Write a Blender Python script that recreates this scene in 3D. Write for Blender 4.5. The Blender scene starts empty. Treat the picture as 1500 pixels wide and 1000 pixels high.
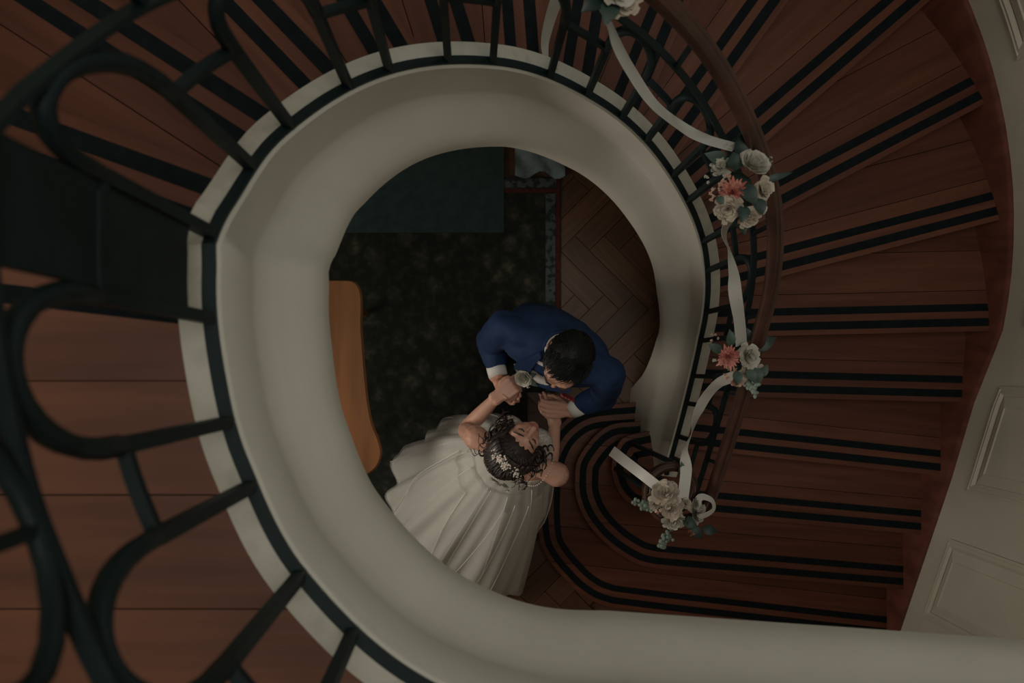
import bpy, bmesh, math, random
from math import sin, cos, pi, radians, sqrt, atan2, degrees
from mathutils import Vector, Matrix, noise
random.seed(7)
scn = bpy.context.scene
C = scn.collection
V = Vector

# ------------------------------------------------------------------ camera
H = 4.5                       # camera height above the ground floor
cam_d = bpy.data.cameras.new('camera')
cam = bpy.data.objects.new('camera', cam_d); C.objects.link(cam)
cam.location = (0, 0, H); cam.rotation_euler = (0, 0, 0)      # looks straight down the well
cam_d.sensor_width = 36; cam_d.lens = 28.8
cam_d.shift_x = 0.04; cam_d.shift_y = 40/1500
cam_d.clip_start = 0.02; cam_d.clip_end = 50
cam_d.dof.use_dof = True; cam_d.dof.focus_distance = 3.0; cam_d.dof.aperture_fstop = 3.5
scn.camera = cam
# ------------------------------------------------------------------ light
scn.view_settings.view_transform = 'Standard'; scn.view_settings.look = 'None'
scn.view_settings.gamma = 1; scn.view_settings.use_curve_mapping = False
scn.view_settings.exposure = 0.0
P_STAIR, P_HALL, P_SKY = 2.5, 28, 62      # watts
w = bpy.data.worlds.new('sky'); scn.world = w; w.use_nodes = True
w.node_tree.nodes['Background'].inputs[0].default_value = (0.55, 0.75, 0.8, 1)
w.node_tree.nodes['Background'].inputs[1].default_value = 0.02
def area(name, loc, target, size, power, col, height=None):
    d = bpy.data.lights.new(name, 'AREA'); d.shape = 'RECTANGLE'; d.size = size; d.size_y = height or size; d.energy = power; d.color = col
    o = bpy.data.objects.new(name, d); C.objects.link(o); o.location = loc
    o.rotation_euler = (V(target)-V(loc)).to_track_quat('-Z', 'Y').to_euler()
    return o
# daylight from outside the picture: windows stand in the planes of the hall's walls, the skylight over the stairwell
area('stair_window_offscreen', (1.28, 1.74, 3.4), (0.27, 0.12, 3.4), 1.0, P_STAIR, (0.80, 0.95, 1.0))
area('hall_window_left_offscreen', (-2.26, -0.7, 1.9), (0.0, -0.7, 1.9), 1.2, P_HALL, (1.0, 0.93, 0.82), 1.6)
area('skylight_offscreen', (0.27, 0.12, 7.5), (0.27, 0.12, 0.0), 1.8, P_SKY, (1.0, 0.97, 0.88))

# ------------------------------------------------------------------ helpers
def obj(name, verts, faces, mat, parent=None, smooth=False):
    me = bpy.data.meshes.new(name); me.from_pydata([tuple(v) for v in verts], [], faces); me.update()
    return link(name, me, mat, parent, smooth)
def link(name, me, mat, parent=None, smooth=False):
    if mat is not None and not len(me.materials): me.materials.append(mat)
    if smooth:
        me.polygons.foreach_set('use_smooth', [True]*len(me.polygons))
    o = bpy.data.objects.new(name, me); C.objects.link(o)
    if parent: o.parent = parent
    return o
def frombm(name, bm, mat, parent=None, smooth=False):
    bmesh.ops.recalc_face_normals(bm, faces=bm.faces)
    me = bpy.data.meshes.new(name); bm.to_mesh(me); bm.free()
    return link(name, me, mat, parent, smooth)
def empty(name, loc=(0, 0, 0)):
    o = bpy.data.objects.new(name, None); C.objects.link(o); o.location = loc; o.empty_display_size = .1
    bpy.context.view_layer.update()
    return o
def tag(o, label=None, cat=None, group=None, kind=None):
    if label: o['label'] = label
    if cat: o['category'] = cat
    if group: o['group'] = group
    if kind: o['kind'] = kind
    return o
class MB:
    def __init__(s): s.v = []; s.f = []
    def add(s, vs, fs):
        n = len(s.v); s.v += [V(x) for x in vs]; s.f += [tuple(i+n for i in f) for f in fs]
    def box(s, lo, hi):
        x0, y0, z0 = lo; x1, y1, z1 = hi
        s.add([(x0,y0,z0),(x1,y0,z0),(x1,y1,z0),(x0,y1,z0),(x0,y0,z1),(x1,y0,z1),(x1,y1,z1),(x0,y1,z1)],
              [(3,2,1,0),(4,5,6,7),(0,1,5,4),(1,2,6,5),(2,3,7,6),(3,0,4,7)])
    def tube(s, pts, rad, n=8, closed=False, cap=True):
        pts = [V(p) for p in pts]; m = len(pts)
        if not hasattr(rad, '__len__'): rad = [rad]*m
        up = None; rings = []
        for i, p in enumerate(pts):
            a = pts[(i-1) % m] if (closed or i > 0) else p
            b = pts[(i+1) % m] if (closed or i < m-1) else p
            d = (b-a).normalized()
            if up is None:
                up = V((0, 0, 1)) if abs(d.z) < .9 else V((1, 0, 0))
            u = (up - d*up.dot(d)).normalized(); up = u; q = d.cross(u)
            rings.append([p + (u*cos(2*pi*(k+.5)/n) + q*sin(2*pi*(k+.5)/n))*rad[i] for k in range(n)])
        vs = [v for r in rings for v in r]; fs = []
        for i in range(m if closed else m-1):
            j = (i+1) % m
            for k in range(n):
                k2 = (k+1) % n
                fs.append((i*n+k, i*n+k2, j*n+k2, j*n+k))
        if cap and not closed:
            fs.append(tuple(range(n))[::-1]); fs.append(tuple((m-1)*n+k for k in range(n)))
        s.add(vs, fs)
    def capsule(s, pts, rad, n=10):
        """tube with rounded ends (for remeshing)"""
        pts = [V(p) for p in pts]
        if not hasattr(rad, '__len__'): rad = [rad]*len(pts)
        s.tube(pts, rad, n)
        for p, r in zip(pts, rad): s.ell(p, (r, r, r), n=8)
    def ell(s, c, r, M=None, n=12):
        c = V(c); vs = []; fs = []; m = max(6, n*2//3)
        for i in range(m+1):
            t = pi*i/m
            for k in range(n):
                a = 2*pi*k/n
                p = V((r[0]*sin(t)*cos(a), r[1]*sin(t)*sin(a), r[2]*cos(t)))
                vs.append(c + (M @ p if M else p))
        for i in range(m):
            for k in range(n):
                fs.append((i*n+k, (i+1)*n+k, (i+1)*n+(k+1) % n, i*n+(k+1) % n))
        s.add(vs, fs)
    def loft(s, rings, cap=True, closed=True):
        n = len(rings[0]); fs = []
        for i in range(len(rings)-1):
            for k in range(n if closed else n-1):
                k2 = (k+1) % n
                fs.append((i*n+k, i*n+k2, (i+1)*n+k2, (i+1)*n+k))
        if cap: fs.append(tuple(range(n))[::-1]); fs.append(tuple((len(rings)-1)*n+k for k in range(n)))
        s.add([v for r in rings for v in r], fs)
    def build(s, name, mat, parent=None, smooth=False):
        return obj(name, s.v, s.f, mat, parent, smooth)
    def remesh(s, name, mat, voxel, it=4, parent=None):
        me = bpy.data.meshes.new('tmp'); me.from_pydata([tuple(v) for v in s.v], [], s.f)
        bm = bmesh.new(); bm.from_mesh(me); bmesh.ops.remove_doubles(bm, verts=bm.verts, dist=1e-6)
        bmesh.ops.recalc_face_normals(bm, faces=bm.faces); bm.to_mesh(me); bm.free()
        o = bpy.data.objects.new('tmp', me); C.objects.link(o)
        md = o.modifiers.new('r', 'REMESH'); md.mode = 'VOXEL'; md.voxel_size = voxel; md.use_smooth_shade = True
        if it:
            sm = o.modifiers.new('s', 'SMOOTH'); sm.iterations = it; sm.factor = .5
        dg = bpy.context.evaluated_depsgraph_get(); dg.update()
        m2 = bpy.data.meshes.new_from_object(o.evaluated_get(dg))
        bpy.data.objects.remove(o)
        m2.materials.clear()
        return link(name, m2, mat, parent, True)
def catmull(P, n=8):
    P = [V(p) for p in P]; out = []
    for i in range(len(P)-1):
        a = P[max(i-1, 0)]; b = P[i]; c = P[i+1]; d = P[min(i+2, len(P)-1)]
        for k in range(n):
            t = k/n
            out.append(.5*((2*b)+(c-a)*t+(2*a-5*b+4*c-d)*t*t+(3*b-a-3*c+d)*t**3))
    out.append(P[-1]); return out

# ------------------------------------------------------------------ materials
def mat(name, col, rough=.6, col2=None, scale=8, stretch=(1, 1, 1), bump=0, bscale=None, metal=0, spec=.5, detail=5, lo=.35, hi=.65, sheen=0):
    m = bpy.data.materials.new(name); m.use_nodes = True
    nt = m.node_tree; b = nt.nodes['Principled BSDF']
    b.inputs['Roughness'].default_value = rough; b.inputs['Metallic'].default_value = metal
    b.inputs['Specular IOR Level'].default_value = spec
    if sheen: b.inputs['Sheen Weight'].default_value = sheen
    b.inputs['Base Color'].default_value = (*col, 1)
    tc = nt.nodes.new('ShaderNodeTexCoord'); mp = nt.nodes.new('ShaderNodeMapping')
    nt.links.new(tc.outputs['Object'], mp.inputs[0]); mp.inputs['Scale'].default_value = stretch
    if col2 is not None:
        nz = nt.nodes.new('ShaderNodeTexNoise'); nz.inputs['Scale'].default_value = scale; nz.inputs['Detail'].default_value = detail
        nt.links.new(mp.outputs[0], nz.inputs['Vector'])
        cr = nt.nodes.new('ShaderNodeValToRGB')
        cr.color_ramp.elements[0].color = (*col, 1); cr.color_ramp.elements[1].color = (*col2, 1)
        cr.color_ramp.elements[0].position = lo; cr.color_ramp.elements[1].position = hi
        nt.links.new(nz.outputs['Fac'], cr.inputs[0]); nt.links.new(cr.outputs[0], b.inputs['Base Color'])
    if bump:
        n2 = nt.nodes.new('ShaderNodeTexNoise'); n2.inputs['Scale'].default_value = bscale or scale; n2.inputs['Detail'].default_value = 4
        nt.links.new(mp.outputs[0], n2.inputs['Vector'])
        bp = nt.nodes.new('ShaderNodeBump'); bp.inputs['Strength'].default_value = bump; bp.inputs['Distance'].default_value = .004
        nt.links.new(n2.outputs['Fac'], bp.inputs['Height']); nt.links.new(bp.outputs[0], b.inputs['Normal'])
    m['bsdf'] = 1
    return m
def subsurf(m, w=.15, rad=(.01, .004, .002)):
    b = m.node_tree.nodes['Principled BSDF']
    b.inputs['Subsurface Weight'].default_value = w; b.inputs['Subsurface Radius'].default_value = rad; b.inputs['Subsurface Scale'].default_value = 1
    return m
def translucent(m, alpha=.5, trans=.3):
    nt = m.node_tree; b = nt.nodes['Principled BSDF']; out = nt.nodes['Material Output']
    t = nt.nodes.new('ShaderNodeBsdfTransparent'); mx = nt.nodes.new('ShaderNodeMixShader'); mx.inputs[0].default_value = alpha
    nt.links.new(t.outputs[0], mx.inputs[1]); nt.links.new(b.outputs[0], mx.inputs[2]); nt.links.new(mx.outputs[0], out.inputs[0])
    return m
M_plaster = mat('cream_plaster', (.54, .515, .44), .75, (.60, .575, .50), 3, bump=.12, bscale=60)
M_kerb = mat('painted_kerb', (.54, .515, .44), .6, (.40, .385, .33), 22, bump=.1, bscale=80, lo=.5, hi=.8)
M_panel = mat('cream_paint_panelling', (.58, .54, .44), .55, (.54, .50, .41), 5, bump=.05, bscale=70)
M_iron = mat('dark_teal_iron_paint', (.008, .020, .021), .55, (.005, .013, .014), 14, spec=.25, bump=.15, bscale=60)
M_strip = mat('black_rubber_strip', (.006, .011, .012), .7, (.003, .007, .008), 30, bump=.2, bscale=200, spec=.12)
W1 = dict(stretch=(1, 14, 14), bump=.15)
M_wood = [mat('stained_tread_wood_%d' % i, c, 0.5, c2, 2.2, bscale=6, detail=8, lo=.25, hi=.75, spec=.22, **W1) for i, (c, c2) in enumerate(
    [((.146, .052, .029), (.082, .028, .015)), ((.166, .060, .034), (.095, .033, .018)), ((.130, .046, .026), (.074, .025, .014))])]
M_riser = mat('stained_riser_wood', (.146, .052, .029), .5, (.082, .028, .015), 3, **W1)
M_string = mat('red_stained_string_wood', (.17, .055, .034), .42, (.10, .032, .02), 6, stretch=(3, 3, 1), bump=.1)
M_hand = mat('polished_handrail_wood', (.070, .028, .019), .3, (.040, .017, .012), 5, stretch=(2, 2, 2), bump=.05)
M_parq = [mat('parquet_wood_%d' % i, c, .5, c2, 3, bscale=8, **W1) for i, (c, c2) in enumerate(
    [((.13, .060, .030), (.075, .034, .017)), ((.11, .050, .025), (.065, .029, .015)), ((.15, .070, .035), (.085, .039, .02))])]
M_subfloor = mat('plain_floor_wood', (.11, .05, .025), .6, (.065, .029, .015), 3, stretch=(1, 8, 8))
M_land = [mat('landing_board_wood_%d' % i, c, .5, c2, 2.0, bscale=6, detail=8, lo=.25, hi=.75, **W1) for i, (c, c2) in enumerate(
    [((.20, .072, .036), (.12, .043, .021)), ((.18, .064, .032), (.105, .037, .019))])]

# ------------------------------------------------------------------ the well: plan measured in metres
CX, CY, R, RO = .27, .12, .67, 1.95       # centre of the spiral, well radius, outer wall radius
KW = .068
RISE, DTH, NL = .165, 13.27, 19           # riser, degrees per step, number of risers to the landing
UEND = 19 + (270-173.74)/DTH              # where the landing kerb becomes straight
def th(u): return radians(14.5 + DTH*(u-7))
DEV = [(6, 0), (8, .002), (10, -.011), (12, -.008), (14, .006), (16, .015), (17.5, .011), (18.6, -.004), (19.3, -.014), (20.2, -.016), (21.2, -.011), (22.4, .001), (24, .009), (25.2, .006), (UEND, 0), (99, 0)]
def dev(u):
    for (a, x), (b, y) in zip(DEV, DEV[1:]):
        if a <= u <= b:
            t = (u-a)/(b-a); t = t*t*(3-2*t); return x+(y-x)*t
    return 0
def plan(u):
    """inner edge of the kerb at step parameter u"""
    if u < 6:
        k = (6-u); x0 = CX+R*cos(th(6)); y0 = CY+R*sin(th(6))
        return V((x0-.047*(k/2.55)**1.5, y0-.2485*k, 0))
    if u > UEND:
        x = CX+(u-UEND)*.155
        return V((x, CY-R-.07*(x-CX), 0))
    q = R+dev(u)
    return V((CX+q*cos(th(u)), CY+q*sin(th(u)), 0))
def nrm(u):
    d = (plan(u+.01)-plan(u-.01)).normalized()
    return V((d.y, -d.x, 0))               # outwards, away from the well
def zk(u): return RISE*min(u, NL)+.10       # top of kerb
def well(u, off=0, h=0):
    p = plan(u)+nrm(u)*off; p.z = zk(u)+h
    return p
YO = {0: -1.74, 1: -1.43, 2: -1.12, 3: -.81, 4: -.50, 5: -.15, 6: CY+RO*sin(th(6))}
def outer(u):
    if u >= 6: return V((CX+RO*cos(th(u)), CY+RO*sin(th(u)), 0))
    k = math.floor(u); 
    if k < 0: return V((2.2, YO[0]+.31*u, 0))
    t = u-k; a = YO[k]; b = YO[k+1]
    return V((2.2+.02*max(0, (u-5)), a+(b-a)*t, 0))

# inner curved wall with kerb ---------------------------------------------------
def zbot(u):
    full = zk(u)-.38
    if u <= 5.1: return 0.0
    if u >= 6.6: return full
    t = (u-5.1)/1.5
    return full*sqrt(max(0, 1-(1-t)**2))
mb = MB(); rings = []
us = [3.45+i*(19-3.45)/110 for i in range(111)]+[19+i*(UEND-19)/60 for i in range(1, 61)]+[UEND+i*(12.4)/14 for i in range(1, 15)]
for u in us:
    zb = zbot(u)-zk(u); fk = .5+.5*min(1, max(0, (u-5)/2.5)); fk *= 1-.35*min(1, max(0, (u-20)/5))
    r = [(KW, 0), (.004, 0), (0, -.004), (0, -.17), (-.004*fk, -.192), (-.022*fk, -.225), (-.050*fk, -.262), (-.078*fk, -.298), (-.093*fk, -.330), (-.098*fk, -.355), (-.100*fk, -.38 if zb < -.38 else zb)]
    r += [(-.100*fk, zb), (-.09*fk, zb-.02 if u > 6 else zb), (KW, zb-.02 if u > 6 else zb)]
    rings.append([well(u, o, h) for o, h in r])
mb.loft(rings)
wall_well = mb.build('wall_stairwell', M_plaster, None, True)
tag(wall_well, 'cream plastered curved inner wall of the stairwell', None, None, 'structure')
es = wall_well.modifiers.new('e', 'EDGE_SPLIT'); es.split_angle = radians(50)
mb = MB(); mb.loft([[well(u, KW-.002, .002), well(u, .006, .002), well(u, .006, -.004), well(u, KW-.002, -.004)] for u in us])
tag(mb.build('kerb_top', M_kerb, wall_well), 'pale painted kerb top under the iron railing')

# outer panelled wall -----------------------------------------------------------------
mb = MB(); rings = []
uo = [-2.5+i*.25 for i in range(34)]+[6+i*.25 for i in range(0, 53)]
for u in uo:
    p = outer(u); d = (outer(u+.01)-outer(u-.01)).normalized(); n = V((d.y, -d.x, 0))
    a = p+n*.022; b = p+n*.18
    rings.append([V((a.x, a.y, -.02)), V((a.x, a.y, 5.4)), V((b.x, b.y, 5.4)), V((b.x, b.y, -.02))])
mb.loft(rings)
wall_out = mb.build('wall_outer', M_panel, None, True)
wall_out.modifiers.new('e', 'EDGE_SPLIT').split_angle = radians(50)
tag(wall_out, 'cream panelled wall curving round the outside of the stairs', None, None, 'structure')
def W(u, h, d=0):
    p = outer(u); t = (outer(u+.01)-outer(u-.01)).normalized(); n = V((t.y, -t.x, 0))
    q = p+n*(.022-d); q.z = RISE*min(u, 30)+h
    return q
k0 = 1.68
while k0 < 16.5:
    u0, u1 = k0, k0+1.4
    L = (outer(u1)-outer(u0)).length
    def ring(ins, d, n=9):
        du = ins/L*(u1-u0); a, b = u0+du, u1-du; lo, hi = .20+ins, 1.02-ins
        pts = [(a+(b-a)*i/n, lo) for i in range(n)]+[(b, lo+(hi-lo)*i/3) for i in range(3)]
        pts += [(b+(a-b)*i/n, hi) for i in range(n)]+[(a, hi+(lo-hi)*i/3) for i in range(3)]
        return [W(u, h, d) for u, h in pts]
    mb = MB(); mb.loft([ring(0, 0), ring(0, .010), ring(.012, .014), ring(.016, .009), ring(.03, .016), ring(.045, .006)], cap=False)
    mb.build('panel_moulding', M_panel, wall_out)
    mb = MB(); mb.loft([ring(.045, .004), ring(.05, .006), ring(.095, .020), ring(.1, .016)], cap=False)
    n_ = 9; a = u0+.1/L*1.4; b = u1-.1/L*1.4
    mb.add([W(a+(b-a)*i/n_, h, .016) for i in range(n_+1) for h in (.30, .92)], [(2*i, 2*i+2, 2*i+3, 2*i+1) for i in range(n_)])
    mb.build('raised_panel', M_panel, wall_out)
    k0 += 2.17
mb = MB(); us2 = [i*.25 for i in range(0, 72)]
mb.loft([[W(u, 1.12, 0), W(u, 1.12, .03), W(u, 1.15, .045), W(u, 1.18, .03), W(u, 1.18, 0)] for u in us2])
mb.build('dado_rail', M_panel, wall_out)

# other walls of the shell --------------------------------------------------------------
def wall(name, lo, hi, m=None):
    mb = MB(); mb.box(lo, hi); return tag(mb.build(name, m or M_panel), None, None, None, 'structure')
wall('wall_left', (-2.45, -2.6, -.02), (-2.3, 2.2, 7.0))
wall('wall_front', (-2.45, -2.75, -.02), (2.4, -2.6, 7.0))
wall('wall_landing_end', (-2.3, .42, -.02), (-1.73, .54, 5.4))
wall('wall_back', (-2.45, 2.2, -.02), (2.4, 2.35, 2.6))
# ------------------------------------------------------------------ ground floor
mb = MB(); mb.box((-2.4, -2.7, -.06), (2.4, 2.3, -.012))
floor = tag(mb.build('floor', M_subfloor), 'dark wooden parquet floor of the ground floor hall', None, None, 'structure')
def plank(name, L, Wd, T, m, parent, loc, rot, gap=.0012):
    key = (name, round(L, 3), round(Wd, 3), m.name)
    me = plank.cache.get(key)
    if me is None:
        b = .0015; x0, x1, y0, y1 = gap, L-gap, gap, Wd-gap
        vs = [(x0,y0,-T),(x1,y0,-T),(x1,y1,-T),(x0,y1,-T),(x0,y0,-b),(x1,y0,-b),(x1,y1,-b),(x0,y1,-b),(x0+b,y0+b,0),(x1-b,y0+b,0),(x1-b,y1-b,0),(x0+b,y1-b,0)]
        fs = [(3,2,1,0),(8,9,10,11)]
        for a in (0, 4):
            for k in range(4): fs.append((a+k, a+(k+1) % 4, a+4+(k+1) % 4, a+4+k))
        me = bpy.data.meshes.new(name); me.from_pydata(vs, [], fs); me.materials.append(m); plank.cache[key] = me
    o = bpy.data.objects.new(name, me); C.objects.link(o); o.parent = parent; o.location = loc; o.rotation_euler = (0, 0, rot)
    return o
plank.cache = {}
pw = .115; pc = 4; pl = pw*pc; rot45 = radians(-45); cr, sr = cos(rot45), sin(rot45)
def want(x, y):
    d = math.hypot(x-CX, y-CY)
    return (.35 < x < 1.1 and -.25 < y < 1.5) or (-.1 < x < .8 and -1.9 < y < -.75)
for k in range(-30, 30):
    for m_ in range(-6, 7):
        for kind in (0, 1):
            if kind == 0: x, y, a = (k+2*pc*m_)*pw, k*pw, 0; cxp, cyp = x+pl/2, y+pw/2
            else: j = k; x, y, a = j*pw, (j-2*pc+1+2*pc*m_)*pw, pi/2; cxp, cyp = x+pw/2, y+pl/2; x += pw
            X, Y = cr*cxp-sr*cyp, sr*cxp+cr*cyp
            if want(X, Y):
                plank('parquet_block', pl, pw, .012, M_parq[(k*7+m_*3+kind) % 3], floor, (cr*x-sr*y, sr*x+cr*y, 0), rot45+a)

# ------------------------------------------------------------------ stairs
stairs = tag(empty('staircase', (1.6, -.3, 0)), 'curved wooden staircase with paired black anti-slip strips on every tread', 'staircase')
def child(o):        # keep world coordinates for parts of a placed Empty
    o.matrix_parent_inverse = Matrix.Translation(-V(stairs.location)); return o
def offset(poly, d):
    """offset an open polyline to its left by d"""
    out = []
    for i, p in enumerate(poly):
        a = poly[max(i-1, 0)]; b = poly[min(i+1, len(poly)-1)]
        t = (b-a).normalized(); out.append(p+V((-t.y, t.x))*d)
    return out
def prism_cut(name, poly, z0, z1, m, cuts, frame, parent):
    """poly (world 2D) -> prism in the local frame (origin, ang); cut into boards at the local y values"""
    o2, ang = frame; ca, sa = cos(-ang), sin(-ang)
    loc = [V(((p.x-o2.x)*ca-(p.y-o2.y)*sa, (p.x-o2.x)*sa+(p.y-o2.y)*ca)) for p in poly]
    res = []
    edges = [-9]+cuts+[9]
    for i in range(len(edges)-1):
        bm = bmesh.new()
        vs = [bm.verts.new((p.x, p.y, z1)) for p in loc]
        f = bm.faces.new(vs)
        if f.normal.z < 0: f.normal_flip()
        g = .0012
        for lim, nn in ((edges[i]+g, (0, -1, 0)), (edges[i+1]-g, (0, 1, 0))):
            bmesh.ops.bisect_plane(bm, geom=bm.verts[:]+bm.edges[:]+bm.faces[:], plane_co=(0, lim, 0), plane_no=nn, clear_outer=True)
        if not bm.faces: bm.free(); continue
        bmesh.ops.triangulate(bm, faces=bm.faces[:])
        r = bmesh.ops.extrude_face_region(bm, geom=bm.faces[:])
        for v in r['geom']:
            if isinstance(v, bmesh.types.BMVert): v.co.z = z0
        res.append(frombm(name, bm, m[i % len(m)], parent))
    return res
def tread(n, front, back, z):
    """front: nosing polyline from inner to outer end; back: polyline from outer to inner"""
    a, b = front[0], front[-1]
    s0 = front[-2] if len(front) > 2 else front[0]
    ang = atan2(b.y-s0.y, b.x-s0.x)
    root = bpy.data.objects.new('tread', None)
    base = s0
    poly = front+back
    mats = [M_wood[(n+i) % 3] for i in range(3)]
    ca, sa = cos(-ang), sin(-ang)
    ys = [((p.x-base.x)*sa+(p.y-base.y)*ca) for p in poly]
    span = max(ys); lo = min(ys)
    cuts = [c for c in ([.175, .345] if n > 2 else [.02, .21, .40, .6]) if lo+.03 < c < span-.04]
    boards = prism_cut('board', poly, z-.034, z, mats, cuts, (base, ang), None)
    main = boards[0]; main.name = 'tread'
    main.parent = stairs; main.location = V((base.x, base.y, 0))-V(stairs.location); main.rotation_euler = (0, 0, ang)
    for bd in boards[1:]: bd.parent = main; bd.name = 'board'
    for d0, d1 in ((.022, .056), (.086, .118)):
        o1, o2 = offset(front, d0), offset(front, d1)
        ins = .012
        P1 = [V((p.x, p.y, 0)) for p in o1]; P2 = [V((p.x, p.y, 0)) for p in o2]
        mb = MB(); rg = []
        for p, q in zip(P1, P2):
            rg.append([V((p.x, p.y, z-.002)), V((p.x, p.y, z+.002)), V((q.x, q.y, z+.002)), V((q.x, q.y, z-.002))])
        Mi = Matrix.Rotation(-ang, 4, 'Z') @ Matrix.Translation((-base.x, -base.y, 0))
        mb.loft([[Mi @ v for v in r] for r in rg])
        mb.build('anti_slip_strip', M_strip, main)
    # riser
    o1, o2 = offset(front, .028), offset(front, .048)
    mb = MB(); mb.loft([[V((p.x, p.y, z-RISE)), V((p.x, p.y, z-.034)), V((q.x, q.y, z-.034)), V((q.x, q.y, z-RISE))] for p, q in zip(o1, o2)])
    child(mb.build('riser', M_riser, stairs))
    return main
def v2(p): return V((p[0], p[1]))
def ko(u): p = plan(u)+nrm(u)*(KW+.001); return V((p.x, p.y))
def oo(u): p = outer(u); return V((p.x, p.y))
for n in range(4, NL):
    nb = 6
    ex = .06 if n < 6 else 3/DTH/2.2
    front = [ko(n), ko(n)*.5+oo(n)*.5, oo(n)]
    u1 = n+1+(.14 if n > 5 else .12)
    back = [oo(n+(u1-n)*i/nb) for i in range(1, nb+1)]+[ko(u1-(u1-n)*i/nb) for i in range(0, nb)]
    tread(n, front, back, RISE*n)
def curve2(P, n=4): return [V((p.x, p.y)) for p in catmull([V((x, y, 0)) for x, y in P], n)]
f3 = curve2([(.90, -.30), (.834, -.312), (.754, -.334), (.714, -.38), (.688, -.467), (.70, -.547), (.728, -.607), (.781, -.661), (.87, -.69), (1.0, -.704)])+[V((1.235, -.724)), V((2.2, -.81))]
tread(3, f3, [V((2.2, -.44)), ko(4.2), ko(4.2)-V((.12, 0))], RISE*3)
f2 = curve2([(.90, -.262), (.834, -.271), (.716, -.285), (.625, -.347), (.545, -.459), (.530, -.556), (.538, -.66), (.59, -.778), (.695, -.896), (.834, -.987), (.938, -1.015)])+[V((1.077, -1.028)), V((2.2, -1.122))]
tread(2, f2, [V((2.2, -.74)), V((1.2, -.62)), V((.95, -.5)), V((.95, -.3))], RISE*2)
f1 = curve2([(.92, -.17), (.849, -.18), (.62, -.205), (.48, -.29), (.395, -.42), (.36, -.58), (.352, -.76), (.368, -.92), (.419, -1.019), (.491, -1.105), (.556, -1.17), (.643, -1.228), (.74, -1.262)])+[V((1.0, -1.295)), V((2.2, -1.43))]
tread(1, f1, [V((2.2, -1.05)), V((1.2, -.9)), V((.95, -.6)), V((.95, -.2))], RISE)
# outer string (skirting) and plaster soffit
mb = MB(); rings = []
us3 = [i*.2 for i in range(3, 95)]
for u in us3:
    zt = RISE*u+.058; zl = max(0, RISE*u-.30)
    a = W(u, 0, .022); b = W(u, 0, 0); c_ = W(u, 0, .016)
    rings.append([V((a.x, a.y, zl)), V((a.x, a.y, zt-.012)), V((c_.x, c_.y, zt)), V((b.x, b.y, zt)), V((b.x, b.y, zl))])
mb.loft(rings); child(tag(mb.build('wall_string', M_string, stairs, True), 'red stained wooden string board along the wall'))
bpy.context.object
stairs.children[-1].modifiers.new('e', 'EDGE_SPLIT').split_angle = radians(40)
mb = MB(); rings = []
for i in range(60):
    u = 6.2+i*(19-6.2)/59; zz = RISE*u-.27
    a = well(u, .03); b = outer(u); rings.append([V((a.x, a.y, zz)), V((b.x, b.y, zz)), V((b.x, b.y, zz-.03)), V((a.x, a.y, zz-.03))])
mb.loft(rings); child(mb.build('soffit', M_plaster, stairs))

# ------------------------------------------------------------------ landing
ZL = RISE*NL
mb = MB()
poly = []
uu = [19+i*(UEND-19)/40 for i in range(41)]
poly = [V((p.x, p.y)) for p in [plan(u)+nrm(u)*.04 for u in uu]]+[V((2.2, -.67)), V((2.2, -2.6)), V((-2.3, -2.6)), V((-2.3, .4)), V((-1.6, .33))]
bm = bmesh.new(); f = bm.faces.new([bm.verts.new((p.x, p.y, ZL-.02)) for p in poly])
bmesh.ops.triangulate(bm, faces=[f]); r = bmesh.ops.extrude_face_region(bm, geom=bm.faces[:])
for v in r['geom']:
    if isinstance(v, bmesh.types.BMVert): v.co.z = ZL-.36
fl = tag(frombm('floor_landing', bm, M_land[1]), 'brown boarded upper landing beside the stairwell', None, None, 'structure')
def nosy(x): return CY-(x-CX)*math.tan(th(19)-pi)*-1 if False else CY+(x-CX)*math.tan(th(19))
bw = .19; y = .36; k = 0
RK = R+KW-.012
while y > -2.6:
    y0, y1 = y-bw, y
    def right(yy):
        if yy > CY-RK+.004: return CX-sqrt(RK*RK-(yy-CY)**2)
        return None
    pts = []
    nn = 8
    ok = right(y0)
    if right(y1) is not None and ok is None: y0 = CY-RK+.004; ok = right(y0)
    if ok is not None:
        pr = [V((right(y0+(y1-y0)*i/nn), y0+(y1-y0)*i/nn)) for i in range(nn+1)]
    else:
        pr = [V((2.2, y0)), V((2.2, y1))]
        if y0 > -.95: pr = [V((2.2, min(y0, -.77))), V((2.2, min(y1, -.77))), V((.3, min(y1, -.64)))] if y0 < -.78 else [V((.3, y0)), V((.3, y1))]
    poly = [V((-2.3, y1)), V((-2.3, y0))]+pr
    # clip by the landing nosing
    poly = [V((p.x, min(p.y, nosy(p.x)-.012))) for p in poly]
    bm = bmesh.new()
    try:
        fcs = bm.faces.new([bm.verts.new((p.x, p.y+(-.0012 if abs(p.y-y1) < 1e-5 else (.0012 if abs(p.y-y0) < 1e-5 else 0)), ZL-.02)) for p in poly])
        bmesh.ops.remove_doubles(bm, verts=bm.verts, dist=.0005)
        bmesh.ops.dissolve_degenerate(bm, edges=bm.edges, dist=.0005)
        bmesh.ops.triangulate(bm, faces=bm.faces[:]); r = bmesh.ops.extrude_face_region(bm, geom=bm.faces[:])
        for v in r['geom']:
            if isinstance(v, bmesh.types.BMVert): v.co.z = ZL
        if len(bm.faces) > 5: frombm('floor_board', bm, M_land[k % 2], fl)
        else: bm.free()
    except Exception as e:
        print('board', k, e); bm.free()
    y = y0; k += 1
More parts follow.
